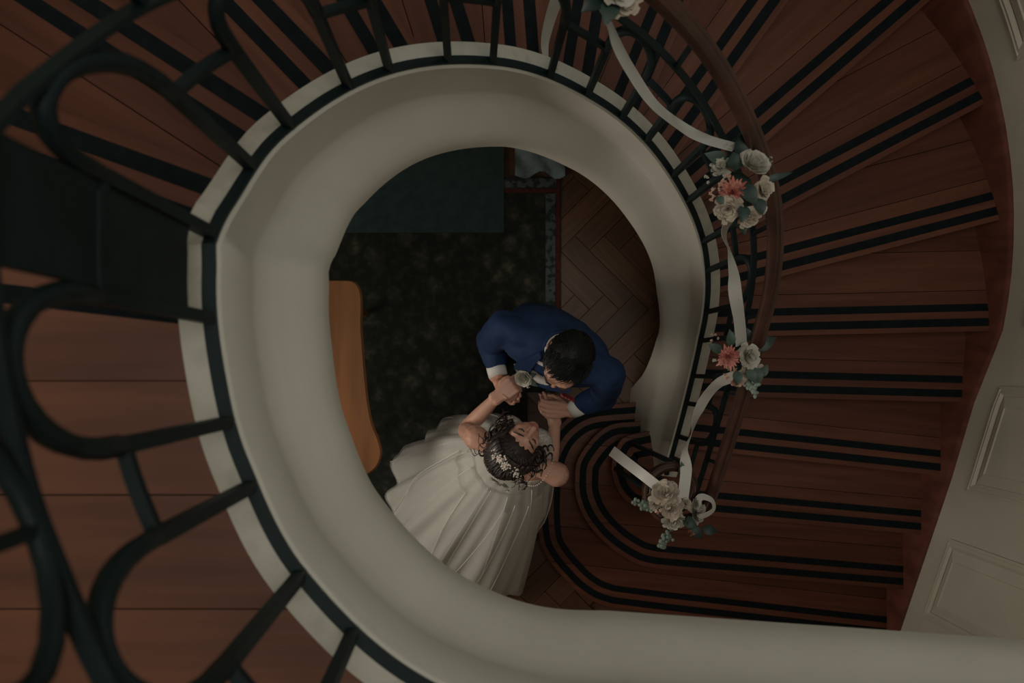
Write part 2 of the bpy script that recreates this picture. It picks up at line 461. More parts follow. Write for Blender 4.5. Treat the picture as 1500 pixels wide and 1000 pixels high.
# landing nosing with its strips
A = ko(19); B = oo(19)
front = [A, A*.5+B*.5, B]
o1, o0 = offset(front, .022), front
def slab(name, d0, d1, z0, z1, m, parent):
    o1, o2 = offset(front, d0), offset(front, d1)
    mb = MB(); mb.loft([[V((p.x, p.y, z0)), V((p.x, p.y, z1)), V((q.x, q.y, z1)), V((q.x, q.y, z0))] for p, q in zip(o1, o2)])
    return mb.build(name, m, parent)
slab('landing_nosing', -.01, .13, ZL-.034, ZL+.0005, M_land[0], fl)
slab('anti_slip_strip', .022, .056, ZL-.002, ZL+.003, M_strip, fl); slab('anti_slip_strip', .086, .118, ZL-.002, ZL+.003, M_strip, fl)
slab('riser', .028, .048, ZL-RISE, ZL-.034, M_riser, fl)

# ------------------------------------------------------------------ iron railing with wooden handrail
rail = tag(empty('stair_railing', (.93, -.3, .6)), 'dark teal iron railing with arches and a polished wooden handrail round the stairwell', 'railing')
def rc(o): o.matrix_parent_inverse = Matrix.Translation(-V(rail.location)); return o
RO_ = .017
def hs(u):            # railing grows a little taller on the landing
    t = min(1, max(0, (u-15.5)/3)); return 1+.13*t*t*(3-2*t)
def rp(u, h, off=RO_): return well(u, off, h*hs(u))
def useq(a, b, st=.12):
    n = max(2, int((b-a)/st)); return [a+(b-a)*i/n for i in range(n+1)]
U0, U1 = 3.47, 37.5
def sweep(us, prof):
    mb = MB(); mb.loft([[rp(u, 0, RO_+o)+V((0, 0, h*1.0)) for o, h in [(a, b+c*hs(u)) for a, b, c in prof]] for u in us]); return mb
us_r = useq(U0, 19)+useq(19, U1)[1:]
rc(sweep(us_r, [(-.010, 0, 0), (.010, 0, 0), (.010, .012, 0), (-.010, .012, 0)]).build('bottom_rail', M_iron, rail))
HM = .52
rc(sweep(us_r, [(-.009, -.006, HM), (.009, -.006, HM), (.009, .006, HM), (-.009, .006, HM)]).build('middle_rail', M_iron, rail))
# handrail, with a volute at the foot
HP = [(-.021, -.026), (-.016, -.034), (.016, -.034), (.021, -.026), (.0225, .002), (.019, .013), (.011, .019), (.006, .0205), (.004, .0185), (-.004, .0185), (-.006, .0205), (-.011, .019), (-.019, .013), (-.0225, .002)]
HH = .715
rings = []
vol = []
pe = rp(3.55, HH); c0 = pe+nrm(3.55)*-.135
c0 = V((c0.x, c0.y, 0))
for i in range(46):
    t = i/45; a = radians(-4) - t*radians(470); rr = .135*(1-t*.62)
    vol.append((V((c0.x+rr*cos(a), c0.y+rr*sin(a), pe.z-.03*min(1, t*3))), V((cos(a), sin(a), 0)), 1-.35*t))
for p, n, sc in reversed(vol): rings.append([p+n*o*sc+V((0, 0, h*sc)) for o, h in HP])
for u in useq(3.62, 19)+useq(19, U1)[1:]:
    p = rp(u, HH); n = nrm(u); rings.append([p+n*o+V((0, 0, h)) for o, h in HP])
mb = MB(); mb.loft(rings); hr = rc(mb.build('handrail', M_hand, rail, True)); hr.modifiers.new('e', 'EDGE_SPLIT').split_angle = radians(35)
# volute foot: iron newel posts under it
for a, r_ in ((200, .075), (90, .10), (-40, .11)):
    x, y = c0.x+r_*cos(radians(a)), c0.y+r_*sin(radians(a))
    mb = MB(); mb.tube([(x, y, RISE*3), (x, y, pe.z-.03)], .011, 8); rc(mb.build('newel_bar', M_iron, rail))
mb = MB(); mb.tube([(c0.x, c0.y, RISE*3), (c0.x, c0.y, RISE*3+.05), (c0.x, c0.y, RISE*3+.06), (c0.x, c0.y, pe.z-.05)], [.032, .030, .018, .017], 12); rc(mb.build('newel_post', M_iron, rail, False))
mb = MB(); mb.tube([(c0.x+.09*cos(a), c0.y+.09*sin(a), pe.z-.07) for a in [radians(20*k) for k in range(19)]], .010, 6, closed=True); rc(mb.build('newel_ring', M_iron, rail))
BAL = [3.83, 4.25, 4.86, 5.34, 5.93, 6.59, 7.56, 8.22, 9.19, 9.84, 10.77, 11.45, 12.26, 13.03, 14.05, 14.79, 15.70, 16.33, 17.29, 17.98, 18.88, 19.74, 20.79, 21.46, 22.44, 23.19, 24.12, 24.85, 25.80, 26.5, 27.5, 28.2, 29.2, 29.9, 30.9, 31.6]
HC = .345
def bar(pts, w=.0095, n=4): 
    mb = MB(); mb.tube(pts, w*1.30, n); return mb
for i in range(0, len(BAL), 2):
    a, b = BAL[i], BAL[i+1]
    for u in (a, b):
        rc(bar([rp(u, 0)+V((0, 0, .006)), rp(u, HC*.5), rp(u, HC)]).build('baluster', M_iron, rail))
    rc(bar([rp(a+(b-a)*k/6, HC-.004) for k in range(7)], .008).build('crossbar', M_iron, rail))
    if i+2 < len(BAL):
        c = BAL[i+2]
        pts = []
        for k in range(17):
            t = pi*k/16
            pts.append(rp(b+(c-b)*(1-cos(t))/2, HC+(HM-HC-.012)*sin(t)**.75))
        rc(bar(pts, .0095, 6).build('arch', M_iron, rail, True))
    m = (a+b)/2
    if a > 18:
        ra = (HH-.03-HM)*hs(m)/2
        q = rp(m, HM)+V((0, 0, ra)); tdir = (plan(m+.01)-plan(m-.01)).normalized()
        mb = MB(); mb.tube([q+tdir*(ra*1.15*cos(2*pi*k/20))+V((0, 0, ra*sin(2*pi*k/20)*.95)) for k in range(20)], .010, 6, closed=True)
        rc(mb.build('ring', M_iron, rail, True))
    for u in (m,):
        rc(bar([rp(u, HM), rp(u, HH-.02)], .006).build('stud', M_iron, rail))
# solid iron plate in the pair where the flight meets the landing
a, b = BAL[20]+.06, BAL[21]-.06
mb = MB(); mb.loft([[rp(u, .10, RO_-.004), rp(u, .10, RO_+.004), rp(u, HM, RO_+.004), rp(u, HM, RO_-.004)] for u in useq(a, b)])
rc(tag(mb.build('infill_plate', M_iron, rail), 'solid dark teal iron plate between two balusters'))

# ------------------------------------------------------------------ ground floor things
M_rug = mat('dark_patterned_rug', (.016, .020, .015), .95, (.045, .045, .034), 26, bump=.4, bscale=120, lo=.48, hi=.66)
nt = M_rug.node_tree; vo = nt.nodes.new('ShaderNodeTexVoronoi'); vo.inputs['Scale'].default_value = 17
mx = nt.nodes.new('ShaderNodeMix'); mx.data_type = 'RGBA'; mx.blend_type = 'MULTIPLY'; mx.inputs[0].default_value = .8
crr = nt.nodes.new('ShaderNodeValToRGB'); crr.color_ramp.elements[0].color = (1.9, 1.7, 1.5, 1); crr.color_ramp.elements[1].color = (.35, .4, .35, 1)
crr.color_ramp.elements[0].position = .15; crr.color_ramp.elements[1].position = .5
bs = nt.nodes['Principled BSDF']; src = bs.inputs['Base Color'].links[0].from_socket
nt.links.new(vo.outputs['Distance'], crr.inputs[0]); nt.links.new(src, mx.inputs[6]); nt.links.new(crr.outputs[0], mx.inputs[7]); nt.links.new(mx.outputs[2], bs.inputs['Base Color'])
M_rugred = mat('rug_red_border', (.09, .016, .012), .95, (.055, .011, .009), 40, bump=.3, bscale=150)
M_rugpale = mat('rug_pale_border', (.08, .10, .10), .95, (.02, .03, .03), 30, bump=.3, bscale=150, lo=.45, hi=.55)
rug = tag(empty('rug', (-.7, .1, 0)), 'large dark patterned rug with a red edge line under the couple', 'rug')
def gc(o, root): o.matrix_parent_inverse = Matrix.Translation(-V(root.location)); return o
def slabb(name, x0, y0, x1, y1, z0, z1, m, root):
    mb = MB(); mb.box((x0, y0, z0), (x1, y1, z1)); return gc(mb.build(name, m, root), root)
RX0, RX1, RY0, RY1 = -1.30, .494, -1.0, 1.05
RXS, RYS = .31, -.13          # the rug is notched round the bottom step
mb = MB(); rp_ = [(RX0, RY0), (RXS, RY0), (RXS, RYS), (RX1, RYS), (RX1, RY1), (RX0, RY1)]
mb.add([(x, y, z) for z in (.0005, .009) for x, y in rp_], [(0, 1, 2, 5), (2, 3, 4, 5), (11, 8, 7, 6), (11, 10, 9, 8)]+[(k, (k+1) % 6, 6+(k+1) % 6, 6+k) for k in range(6)])
gc(mb.build('field', M_rug, rug), rug)
for q in ((RX1-.028, RYS, RX1-.006, RY1-.006), (RX0+.006, RY0, RX0+.028, RY1-.006), (RX0+.028, RY1-.085, RX1-.028, RY1-.063)):
    slabb('red_border', *q, .009, .0105, M_rugred, rug)
slabb('pale_border', RX1-.085, RYS, RX1-.032, RY1-.09, .009, .0103, M_rugpale, rug)
slabb('pale_border', RX0+.1, RY1-.058, RX1-.008, RY1-.006, .009, .0103, M_rugpale, rug)
M_mat = mat('teal_mat_cloth', (.02, .045, .045), .95, (.03, .06, .06), 20, bump=.3, bscale=150)
mb = MB(); n_ = 24
rg = []
for i in range(n_+1):
    x = -1.1+i*1.28/n_
    rg.append([V((x, .745, .0106)), V((x, .745, .0175)), V((x, 1.42, .0175)), V((x, 1.42, .0106))])
mb.loft(rg); o = mb.build('floor_mat', M_mat); tag(o, 'plain dark teal mat on the far end of the patterned rug', 'mat')
M_blue = mat('pale_blue_cloth', (.22, .30, .32), .85, (.16, .22, .24), 12, bump=.3, bscale=30)
mb = MB(); gx = 10; gy = 6; vs = []; fs = []
for s_ in (0, 1):
    for i in range(gx+1):
        for j in range(gy+1):
            x = .24+.27*i/gx; yv = 1.055-.02*sin(i*.9)+.16*j/gy
            vs.append((x, yv, .0185+(.010 if s_ else 0)+.014*(1+sin(i*1.4+j*.8))))
for i in range(gx):
    for j in range(gy):
        a = i*(gy+1)+j; k2 = (gx+1)*(gy+1)
        fs.append((a, a+1, a+gy+2, a+gy+1)); fs.append((k2+a, k2+a+gy+1, k2+a+gy+2, k2+a+1))
mb.add(vs, fs); tag(mb.build('folded_cloth', M_blue, None, True), 'pale blue cloth lying crumpled at the corner of the rug', 'cloth')

# wooden table with a serpentine top
M_table = mat('oiled_table_wood', (.30, .12, .035), .5, (.20, .08, .024), 2.2, stretch=(8, 1, 8), bump=.1, bscale=6)
M_tedge = mat('worn_table_edge', (.22, .13, .07), .5, (.14, .07, .03), 30)
tab = tag(empty('side_table', (-.75, -.04, .009)), 'brown wooden table with a wavy serpentine top on the patterned rug', 'table')
def tpx(px, py, z=.72): return ((px-690)*(H-z)/1200, (540-py)*(H-z)/1200)
right_e = [tpx(*p) for p in [(500, 413), (517, 415), (525, 428), (526.5, 450), (526, 475), (528, 505), (531, 545), (535, 585), (541, 618), (550, 642), (555, 660), (552, 676), (540, 690), (515, 700)]]
re_ = [V((p.x, p.y)) for p in catmull([V((x, y, 0)) for x, y in right_e], 4)]
xm = -.80
le_ = [V((2*xm-p.x, p.y)) for p in reversed(re_)]
poly = re_+le_
def loop(poly, ins, z):
    n = len(poly); out = []
    for i, p in enumerate(poly):
        t = (poly[(i+1) % n]-poly[i-1]).normalized(); q = p+V((t.y, -t.x))*-ins*(-1)
        out.append(V((q.x, q.y, z)))
    return out
mb = MB(); mb.loft([loop(poly, -.012, .692), loop(poly, 0, .70), loop(poly, 0, .714), loop(poly, -.005, .72)])
tt = gc(mb.build('table_top', M_table, tab), tab)
mb = MB(); mb.tube([v for v in loop(poly, .0005, .710)], .0035, 5, closed=True); o = mb.build('table_edge', M_tedge, tt); 
for sx in (-1, 1):
    for yy in (-.36, .30):
        x = xm+sx*.22
        mb = MB(); mb.tube([(x, yy, .010), (x+.004*sx, yy, .06), (x-.01*sx, yy, .35), (x, yy, .60), (x, yy, .693)], [.016, .02, .018, .026, .03], 10)
        gc(mb.build('leg', M_table, tab, True), tab)
mb = MB()
for x0, x1, y0, y1 in ((xm-.23, xm+.23, -.37, -.35), (xm-.23, xm+.23, .29, .31), (xm-.235, xm-.215, -.36, .30), (xm+.215, xm+.235, -.36, .30)):
    mb.box((x0, y0, .60), (x1, y1, .692))
gc(mb.build('apron', M_table, tab), tab)

# ------------------------------------------------------------------ ribbons and flowers on the handrail
M_satin = mat('white_satin', (.62, .605, .55), .32, (.55, .535, .485), 6, spec=.6)
def P3(px, py, z): return V(((px-690)*(H-z)/1200, (540-py)*(H-z)/1200, z))
def ribbon(name, pts, width, label, rolls, parent=None):
    """pts: world points; rolls: angle in degrees of the ribbon's width direction about the path (0 = flat seen from above)"""
    n = 8; P = catmull(pts, n); m = len(P)
    R_ = [v.x for v in catmull([V((a, 0, 0)) for a in rolls], n)]
    rg = []
    for i, p in enumerate(P):
        d = (P[min(i+1, m-1)]-P[max(i-1, 0)]).normalized()
        side = d.cross(V((0, 0, 1)))
        side = side.normalized() if side.length > .05 else V((1, 0, 0))
        nn = side.cross(d).normalized(); a = radians(R_[i])
        s_ = side*cos(a)+nn*sin(a); t_ = d.cross(s_).normalized()
        rg.append([p-s_*width/2-t_*.0005, p+s_*width/2-t_*.0005, p+s_*width/2+t_*.0005, p-s_*width/2+t_*.0005])
    mb = MB(); mb.loft(rg); o = mb.build(name, M_satin, parent, True); o.modifiers.new('e', 'EDGE_SPLIT').split_angle = radians(40)
    if not parent: tag(o, label, 'ribbon', 'white satin ribbons on the handrail')
    return o
ribbon('satin_ribbon', [P3(888, -60, 2.89), P3(884, 0, 2.79), P3(897, 50, 2.64), P3(922, 100, 2.51), P3(958, 152, 2.38), P3(1000, 186, 2.26), P3(1035, 204, 2.25), P3(1078, 216, 2.30)], .040,
       'broad white satin ribbon swagged between the uppermost bouquet and the bouquet with the white rose', [10, 8, 10, 15, 20, 25, 30, 30])
ribbon('satin_ribbon', [P3(880, -60, 2.80), P3(836, -40, 2.52), P3(812, 10, 2.38), P3(799, 60, 2.28), P3(802, 90, 2.24), P3(812, 100, 2.22)], .038,
       'white satin ribbon hanging down behind the balusters from the uppermost bouquet', [40, 40, 45, 50, 60, 80])
ribbon('satin_ribbon', [P3(1082, 300, 2.27), P3(1064, 335, 2.10), P3(1066, 362, 1.96), P3(1074, 398, 1.90), P3(1077, 430, 1.86), P3(1083, 468, 1.80), P3(1086, 505, 1.75)], .042,
       'white satin ribbon twisting between the white rose bouquet and the pink dahlia bouquet', [10, 0, 50, 25, -10, 10, 10])
ribbon('satin_ribbon', [P3(1085, 548, 1.74), P3(1055, 560, 1.62), P3(1035, 580, 1.50), P3(1022, 605, 1.44), P3(1014, 632, 1.39), P3(1003, 660, 1.42), P3(1005, 690, 1.46), P3(1000, 730, 1.48)], .042,
       'white satin ribbon twisting between the pink dahlia bouquet and the bouquet at the volute', [10, 5, 10, 25, 70, 100, 175, 180])
ribbon('satin_ribbon', [P3(975, 722, 1.45), P3(945, 698, 1.41), P3(915, 675, 1.34), P3(896, 660, 1.27)], .042,
       'cut end of white satin ribbon trailing from the bouquet at the volute', [20, 20, 15, 10])

M_ivory = mat('ivory_petals', (0.446, 0.418, 0.338), .6, (0.518, 0.490, 0.418), 20)
M_cream = mat('blush_cream_petals', (0.475, 0.389, 0.302), .6, (0.533, 0.461, 0.374), 20)
M_pink = mat('coral_pink_petals', (0.446, 0.115, 0.094), .6, (0.562, 0.245, 0.187), 30)
M_peach = mat('peach_petals', (0.504, 0.302, 0.216), .6, (0.547, 0.389, 0.302), 30)
M_leaf = mat('dusty_green_leaf', (.03, .06, .045), .55, (.06, .10, .075), 25, bump=.2)
M_dleaf = mat('dark_green_leaf', (.008, .026, .020), .5, (.016, .040, .03), 25, bump=.2)
M_sage = mat('sage_green_sprig', (.16, .22, .18), .7, (.24, .30, .25), 25)
M_gold = mat('brown_stem', (.12, .07, .03), .6)
def petal(mb, M, L, Wd, cup=.4, curl=.3, n=4, blunt=False):
    """petal in local frame: grows along +Y from origin, normal +Z"""
    vs = []; rows = n; cols = 2
    for i in range(rows+1):
        t = i/rows; w_ = Wd*.5*((sin(pi*(.10+.64*t)))**.6 if blunt else (sin(pi*(.12+.80*t)**.9))**.8)
        y = L*t; z = L*cup*t*t-L*curl*max(0, t-.7)**1*.8
        for j in range(-1, 2):
            vs.append(M @ V((w_*j, y*(1-.06*abs(j)*t), z+Wd*.22*cup*abs(j)*(1-.3*t))))
    fs = [(i*3+j, i*3+j+1, (i+1)*3+j+1, (i+1)*3+j) for i in range(rows) for j in range(2)]
    mb.add(vs, fs)
def frame(c, axis, spin=0):
    q = V(axis).to_track_quat('Z', 'Y').to_matrix().to_4x4()
    return Matrix.Translation(V(c)) @ q @ Matrix.Rotation(spin, 4, 'Z')
def rose(c, axis, r, m, parent, rng, name='rose'):
    mb = MB(); F = frame(c, axis, rng.random()*6)
    for k, (cnt, tilt, L, wd, off) in enumerate([(3, 86, .60, .60, .10), (4, 80, .70, .75, .22), (5, 72, .85, .90, .36), (6, 60, .95, 1.0, .48), (7, 42, 1.0, 1.1, .55)]):
        for i in range(cnt):
            a = 2*pi*(i+.37*k)/cnt+rng.uniform(-.1, .1)
            Mx = F @ Matrix.Rotation(a, 4, 'Z') @ Matrix.Translation((0, r*off*.6, -r*.12*k*.5)) @ Matrix.Rotation(radians(tilt+rng.uniform(-5, 5)), 4, 'X')
            petal(mb, Mx, r*L*.80, r*wd*1.10, .10, .45 if k > 2 else .1, 4, True)
    return mb.build(name, m, parent, True)
def frilly(c, axis, r, m, parent, rng, name='carnation', cnt=46, wd=.42, flat=.55):
    mb = MB(); F = frame(c, axis, rng.random()*6); g = pi*(3-sqrt(5))
    for i in range(cnt):
        t = (i+.5)/cnt; tilt = 88-84*sqrt(t)
        Mx = F @ Matrix.Rotation(i*g, 4, 'Z') @ Matrix.Translation((0, r*.12*t, -r*.25*t)) @ Matrix.Rotation(radians(tilt+rng.uniform(-10, 10)), 4, 'X') @ Matrix.Rotation(rng.uniform(-.4, .4), 4, 'Y')
        L = r*(.55+.45*t)*rng.uniform(.85, 1.1)
        petal(mb, Mx, L, r*wd*rng.uniform(.8, 1.2), rng.uniform(-.1, .4), rng.uniform(0, .6), 3, wd > .3)
    return mb.build(name, m, parent, True)
def leaf(c, d, up, L, wd, m, parent, name='leaf'):
    d = V(d).normalized(); z = (V(up)-d*V(up).dot(d)).normalized(); x = d.cross(z)
    Mx = Matrix(((x.x, d.x, z.x, c[0]), (x.y, d.y, z.y, c[1]), (x.z, d.z, z.z, c[2]), (0, 0, 0, 1)))
    mb = MB(); vs = []; N = 6
    for s_ in (0, 1):
        for i in range(N+1):
            t = i/N; w_ = wd*.5*sin(pi*t**.8)
            for j in (-1, 0, 1): vs.append(Mx @ V((w_*j, L*t, L*.12*sin(pi*t)+w_*.25*abs(j)-.0012*s_)))
    fs = [(i*3+j, i*3+j+1, (i+1)*3+j+1, (i+1)*3+j) for i in range(N) for j in range(2)]
    k = (N+1)*3; fs += [tuple(v+k for v in reversed(f)) for f in fs]
    mb.add(vs, fs); return mb.build(name, m, parent, True)
def sprig(c, d, L, m, parent, rng, name='sprig', cnt=26, sz=.010, spread=.018):
    mb = MB(); d = V(d).normalized(); c = V(c); mb.tube([c, c+d*L], .0018, 5)
    for i in range(cnt):
        t = rng.uniform(.15, 1); o = V((rng.uniform(-1, 1), rng.uniform(-1, 1), rng.uniform(-.5, 1)))*spread*(1.1-.4*t)
        mb.ell(c+d*L*t+o, (sz*rng.uniform(.6, 1.1), sz*rng.uniform(.6, 1.1), sz*.6), n=6)
    return mb.build(name, m, parent, True)
UPV = V((0, 0, 1))
def bouquet(label, center, items):
    root = tag(empty('flower_bouquet', center), label, 'flowers', 'bouquets tied to the handrail')
    rng = random.Random(int(center[0]*1000)); c = V((0, 0, 0))
    mb = MB(); mb.ell((0, 0, -.035), (.045, .045, .03), n=10); mb.build('foliage_base', M_dleaf, root, True)
    for kind, px, py, dz, r, m in items:
        z = center[2]+dz; p = P3(px, py, z)-V(center)
        ax = (V((p.x, p.y, .09))).normalized()
        if kind == 'rose': rose(p, ax, r, m, root, rng)
        elif kind == 'carn': frilly(p, ax, r, m, root, rng, 'carnation', 54, .42)
        elif kind == 'dahl': frilly(p, ax, r, m, root, rng, 'dahlia', 60, .26)
        elif kind == 'peon': frilly(p, ax, r, m, root, rng, 'ruffled_rose', 34, .75)
        elif kind == 'tiny':
            for q in range(5):
                o = V((rng.uniform(-1, 1), rng.uniform(-1, 1), rng.uniform(-.3, .6)))*r
                frilly(p+o, ax, r*.42, m, root, rng, 'small_blossom', 7, .7)
        elif kind in ('leaf', 'dleaf'):
            dx, dy, L = m
            leaf(p, (dx, -dy, .15), UPV, L, r, M_leaf if kind == 'leaf' else M_dleaf, root)
        elif kind == 'sprig':
            dx, dy, L = m
            sprig(p, (dx, -dy, .1), L, M_sage, root, rng)
    return root
b1 = P3(1086, 272, 2.31)
bouquet('bouquet with a large white rose and a coral dahlia tied to the handrail', tuple(b1), [
    ('rose', 1104, 240, .035, .043, M_ivory), ('dahl', 1074, 281, .03, .040, M_pink), ('peon', 1118, 278, .015, .034, M_cream), ('carn', 1066, 305, .02, .040, M_cream),
    ('peon', 1097, 318, .01, .034, M_cream), ('peon', 1112, 305, .005, .026, M_ivory), ('carn', 1056, 245, .0, .030, M_ivory), ('tiny', 1062, 265, .02, .02, M_peach), ('tiny', 1033, 263, -.01, .012, M_ivory), ('tiny', 1048, 285, .01, .016, M_peach), ('tiny', 1070, 212, .0, .012, M_ivory), ('tiny', 1130, 235, .0, .012, M_ivory),
    ('dleaf', 1085, 270, .03, .045, (.6, .9, .07)), ('dleaf', 1082, 232, .0, .04, (.1, -1, .07)), ('dleaf', 1078, 250, .02, .05, (-.2, -1, .05)), ('leaf', 1050, 288, .04, .022, (.3, .4, .028)), ('dleaf', 1090, 300, .03, .035, (-.2, 1, .05)), ('dleaf', 1112, 268, -.01, .02, (1, -.3, .09)), ('leaf', 1065, 240, -.02, .04, (-1, -.4, .07)), ('dleaf', 1108, 290, .02, .035, (.3, 1, .05)), ('dleaf', 1075, 300, -.03, .05, (.3, 1, .09))])
b2 = P3(1080, 525, 1.765)
bouquet('bouquet with a coral dahlia beside a cream ruffled rose tied to the handrail', tuple(b2), [
    ('dahl', 1067, 523, .035, .042, M_pink), ('peon', 1096, 521, .03, .046, M_ivory), ('peon', 1108, 546, .0, .034, M_cream), ('peon', 1090, 549, .01, .03, M_cream), ('carn', 1082, 558, .0, .026, M_peach), ('tiny', 1068, 545, .01, .02, M_peach), ('tiny', 1050, 528, .0, .014, M_ivory), ('tiny', 1046, 495, .0, .014, M_peach), ('tiny', 1104, 566, -.01, .012, M_ivory),
    ('leaf', 1058, 516, .02, .032, (-.9, -.5, .06)), ('leaf', 1070, 508, .02, .032, (-.1, -1, .06)), ('dleaf', 1100, 510, .0, .05, (.9, -.4, .09)), ('leaf', 1094, 540, .035, .034, (.5, .9, .055)), ('leaf', 1078, 542, .03, .034, (.1, 1, .05)), ('leaf', 1106, 538, .03, .034, (.3, 1, .055)), ('dleaf', 1095, 500, -.02, .04, (-.2, -1, .05)), ('sprig', 1098, 556, .0, .02, (.4, .9, .05)), ('leaf', 1112, 552, .0, .03, (.5, -.8, .05))])
b3 = P3(988, 745, 1.435)
bouquet('bouquet of blush carnations with sage sprigs at the handrail volute', tuple(b3), [
    ('carn', 974, 722, .035, .058, M_cream), ('carn', 983, 745, .045, .045, M_cream), ('carn', 987, 762, .02, .046, M_ivory), ('peon', 1022, 752, .015, .045, M_ivory), ('peon', 1020, 738, .03, .030, M_ivory), ('peon', 1004, 737, .045, .026, M_cream), ('carn', 958, 738, .01, .030, M_cream), ('tiny', 1005, 772, .01, .024, M_pink), ('tiny', 966, 751, .02, .012, M_pink), ('tiny', 950, 730, -.01, .02, M_gold), ('tiny', 1015, 780, -.01, .014, M_peach),
    ('sprig', 965, 745, -.01, .02, (-1, -.25, .10)), ('sprig', 985, 772, -.01, .02, (-.55, .9, .085)), ('leaf', 1000, 702, .0, .035, (-.1, -1, .07)), ('dleaf', 1000, 760, .03, .04, (.4, .2, .06)), ('dleaf', 1010, 768, .0, .04, (.7, .8, .07)), ('dleaf', 996, 730, .02, .03, (.3, -1, .05)), ('dleaf', 1028, 772, -.01, .04, (1, .3, .06)), ('dleaf', 1008, 755, .035, .03, (.2, 1, .045))])
ribbon('ribbon_loop', [P3(x, y, 1.47)-b3 for x, y in ((1018, 745), (1026, 728), (1042, 732), (1046, 744), (1038, 752), (1022, 758))], .028, '', [30, 40, 50, 50, 40, 30], bpy.data.objects['flower_bouquet.002'])
b4 = P3(905, -22, 2.84)
bouquet('bouquet of cream blossoms topmost on the curving handrail', tuple(b4), [
    ('peon', 915, 0, .0, .035, M_cream), ('peon', 908, -20, .03, .04, M_ivory), ('dahl', 885, -35, .03, .04, M_pink), ('leaf', 898, 0, .0, .04, (-.3, .9, .06)), ('dleaf', 885, -5, .0, .04, (-.8, .6, .06)), ('dleaf', 920, -20, .0, .04, (.8, .2, .07))])

# ------------------------------------------------------------------ the couple
M_skin = subsurf(mat('skin', (.52, .27, .19), .5, (.56, .31, .22), 12, bump=.03, bscale=90))
M_skin2 = subsurf(mat('skin_light', (.56, .30, .21), .5, (.60, .34, .25), 12, bump=.03, bscale=90))
M_suit = mat('navy_suit_wool', (.014, .031, .082), .7, (.019, .039, .098), 14, bump=.35, bscale=22, spec=.15)
M_trou = M_suit
M_shirt = mat('white_shirt_cotton', (.70, .68, .63), .7, (.62, .60, .55), 10)
M_bhair = mat('black_hair', (.004, .005, .0045), .5, (.008, .009, .0075), 40, bump=.5, bscale=90, spec=.2)
M_brown = mat('dark_brown_hair', (.009, .005, .004), .48, (.030, .017, .012), 26, stretch=(1, 1, 1), bump=.5, bscale=80, spec=.6)
M_lip = mat('lip', (.42, .12, .10), .4)
M_dark = mat('lash_and_brow', (.015, .010, .008), .6)
M_shoe = mat('black_leather', (.01, .01, .01), .3)
M_lace = mat('ivory_lace', (.40, .37, .31), .8, (.62, .58, .50), 90, bump=.9, bscale=110, lo=.42, hi=.58)
M_gown = mat('ivory_tulle_skirt', (.52, .51, .46), .85, (.58, .57, .52), 5, bump=.1, bscale=30)
M_tulle = translucent(mat('sheer_tulle', (.80, .79, .73), .9), .30)
M_tedge2 = translucent(mat('tulle_edge', (.92, .90, .84), .9), .7)
M_pearl = mat('pearl', (.72, .66, .58), .2)
M_rgold = mat('rose_gold_wire', (.62, .30, .20), .3, metal=.9)
M_pocket = mat('coral_silk', (.34, .06, .055), .5)
def basis(Fd, Up):
    f_ = V(Fd).normalized(); u_ = V(Up); u_ = (u_-f_*u_.dot(f_)).normalized(); r_ = f_.cross(u_)
    return Matrix(((r_.x, f_.x, u_.x), (r_.y, f_.y, u_.y), (r_.z, f_.z, u_.z)))
def headprims(mb, c, B, s=1.0):
    c = V(c)
    def L(x, y, z): return c+B @ V((x, y, z))*s
    def E_(p, r): mb.ell(L(*p), tuple(q*s for q in r), B, 16)
    def T_(ps, rs): mb.capsule([L(*p) for p in ps], [r*s for r in rs], 8)
    E_((0, -.012, .030), (.074, .094, .085)); E_((0, .025, .0), (.066, .066, .075))
    E_((0, .034, -.045), (.055, .054, .062)); E_((0, .060, -.088), (.024, .024, .020))
    for sx in (-1, 1):
        E_((sx*.036, .058, -.025), (.024, .024, .026)); E_((sx*.045, .020, -.062), (.016, .035, .022))
        T_([(sx*.012, .088, .024), (sx*.034, .084, .028), (sx*.052, .066, .020)], [.009, .009, .007])
        E_((sx*.031, .072, .006), (.017, .014, .011))
        E_((sx*.074, -.008, -.004), (.010, .017, .030)); E_((sx*.012, .094, -.034), (.009, .010, .008))
    T_([(0, .086, .018), (0, .097, -.008), (0, .108, -.030)], [.009, .010, .0125])
    T_([(-.020, .078, -.062), (0, .090, -.056), (.020, .078, -.062)], [.005, .0075, .005])
    T_([(-.018, .077, -.069), (0, .088, -.072), (.018, .077, -.069)], [.005, .008, .005])
    return L
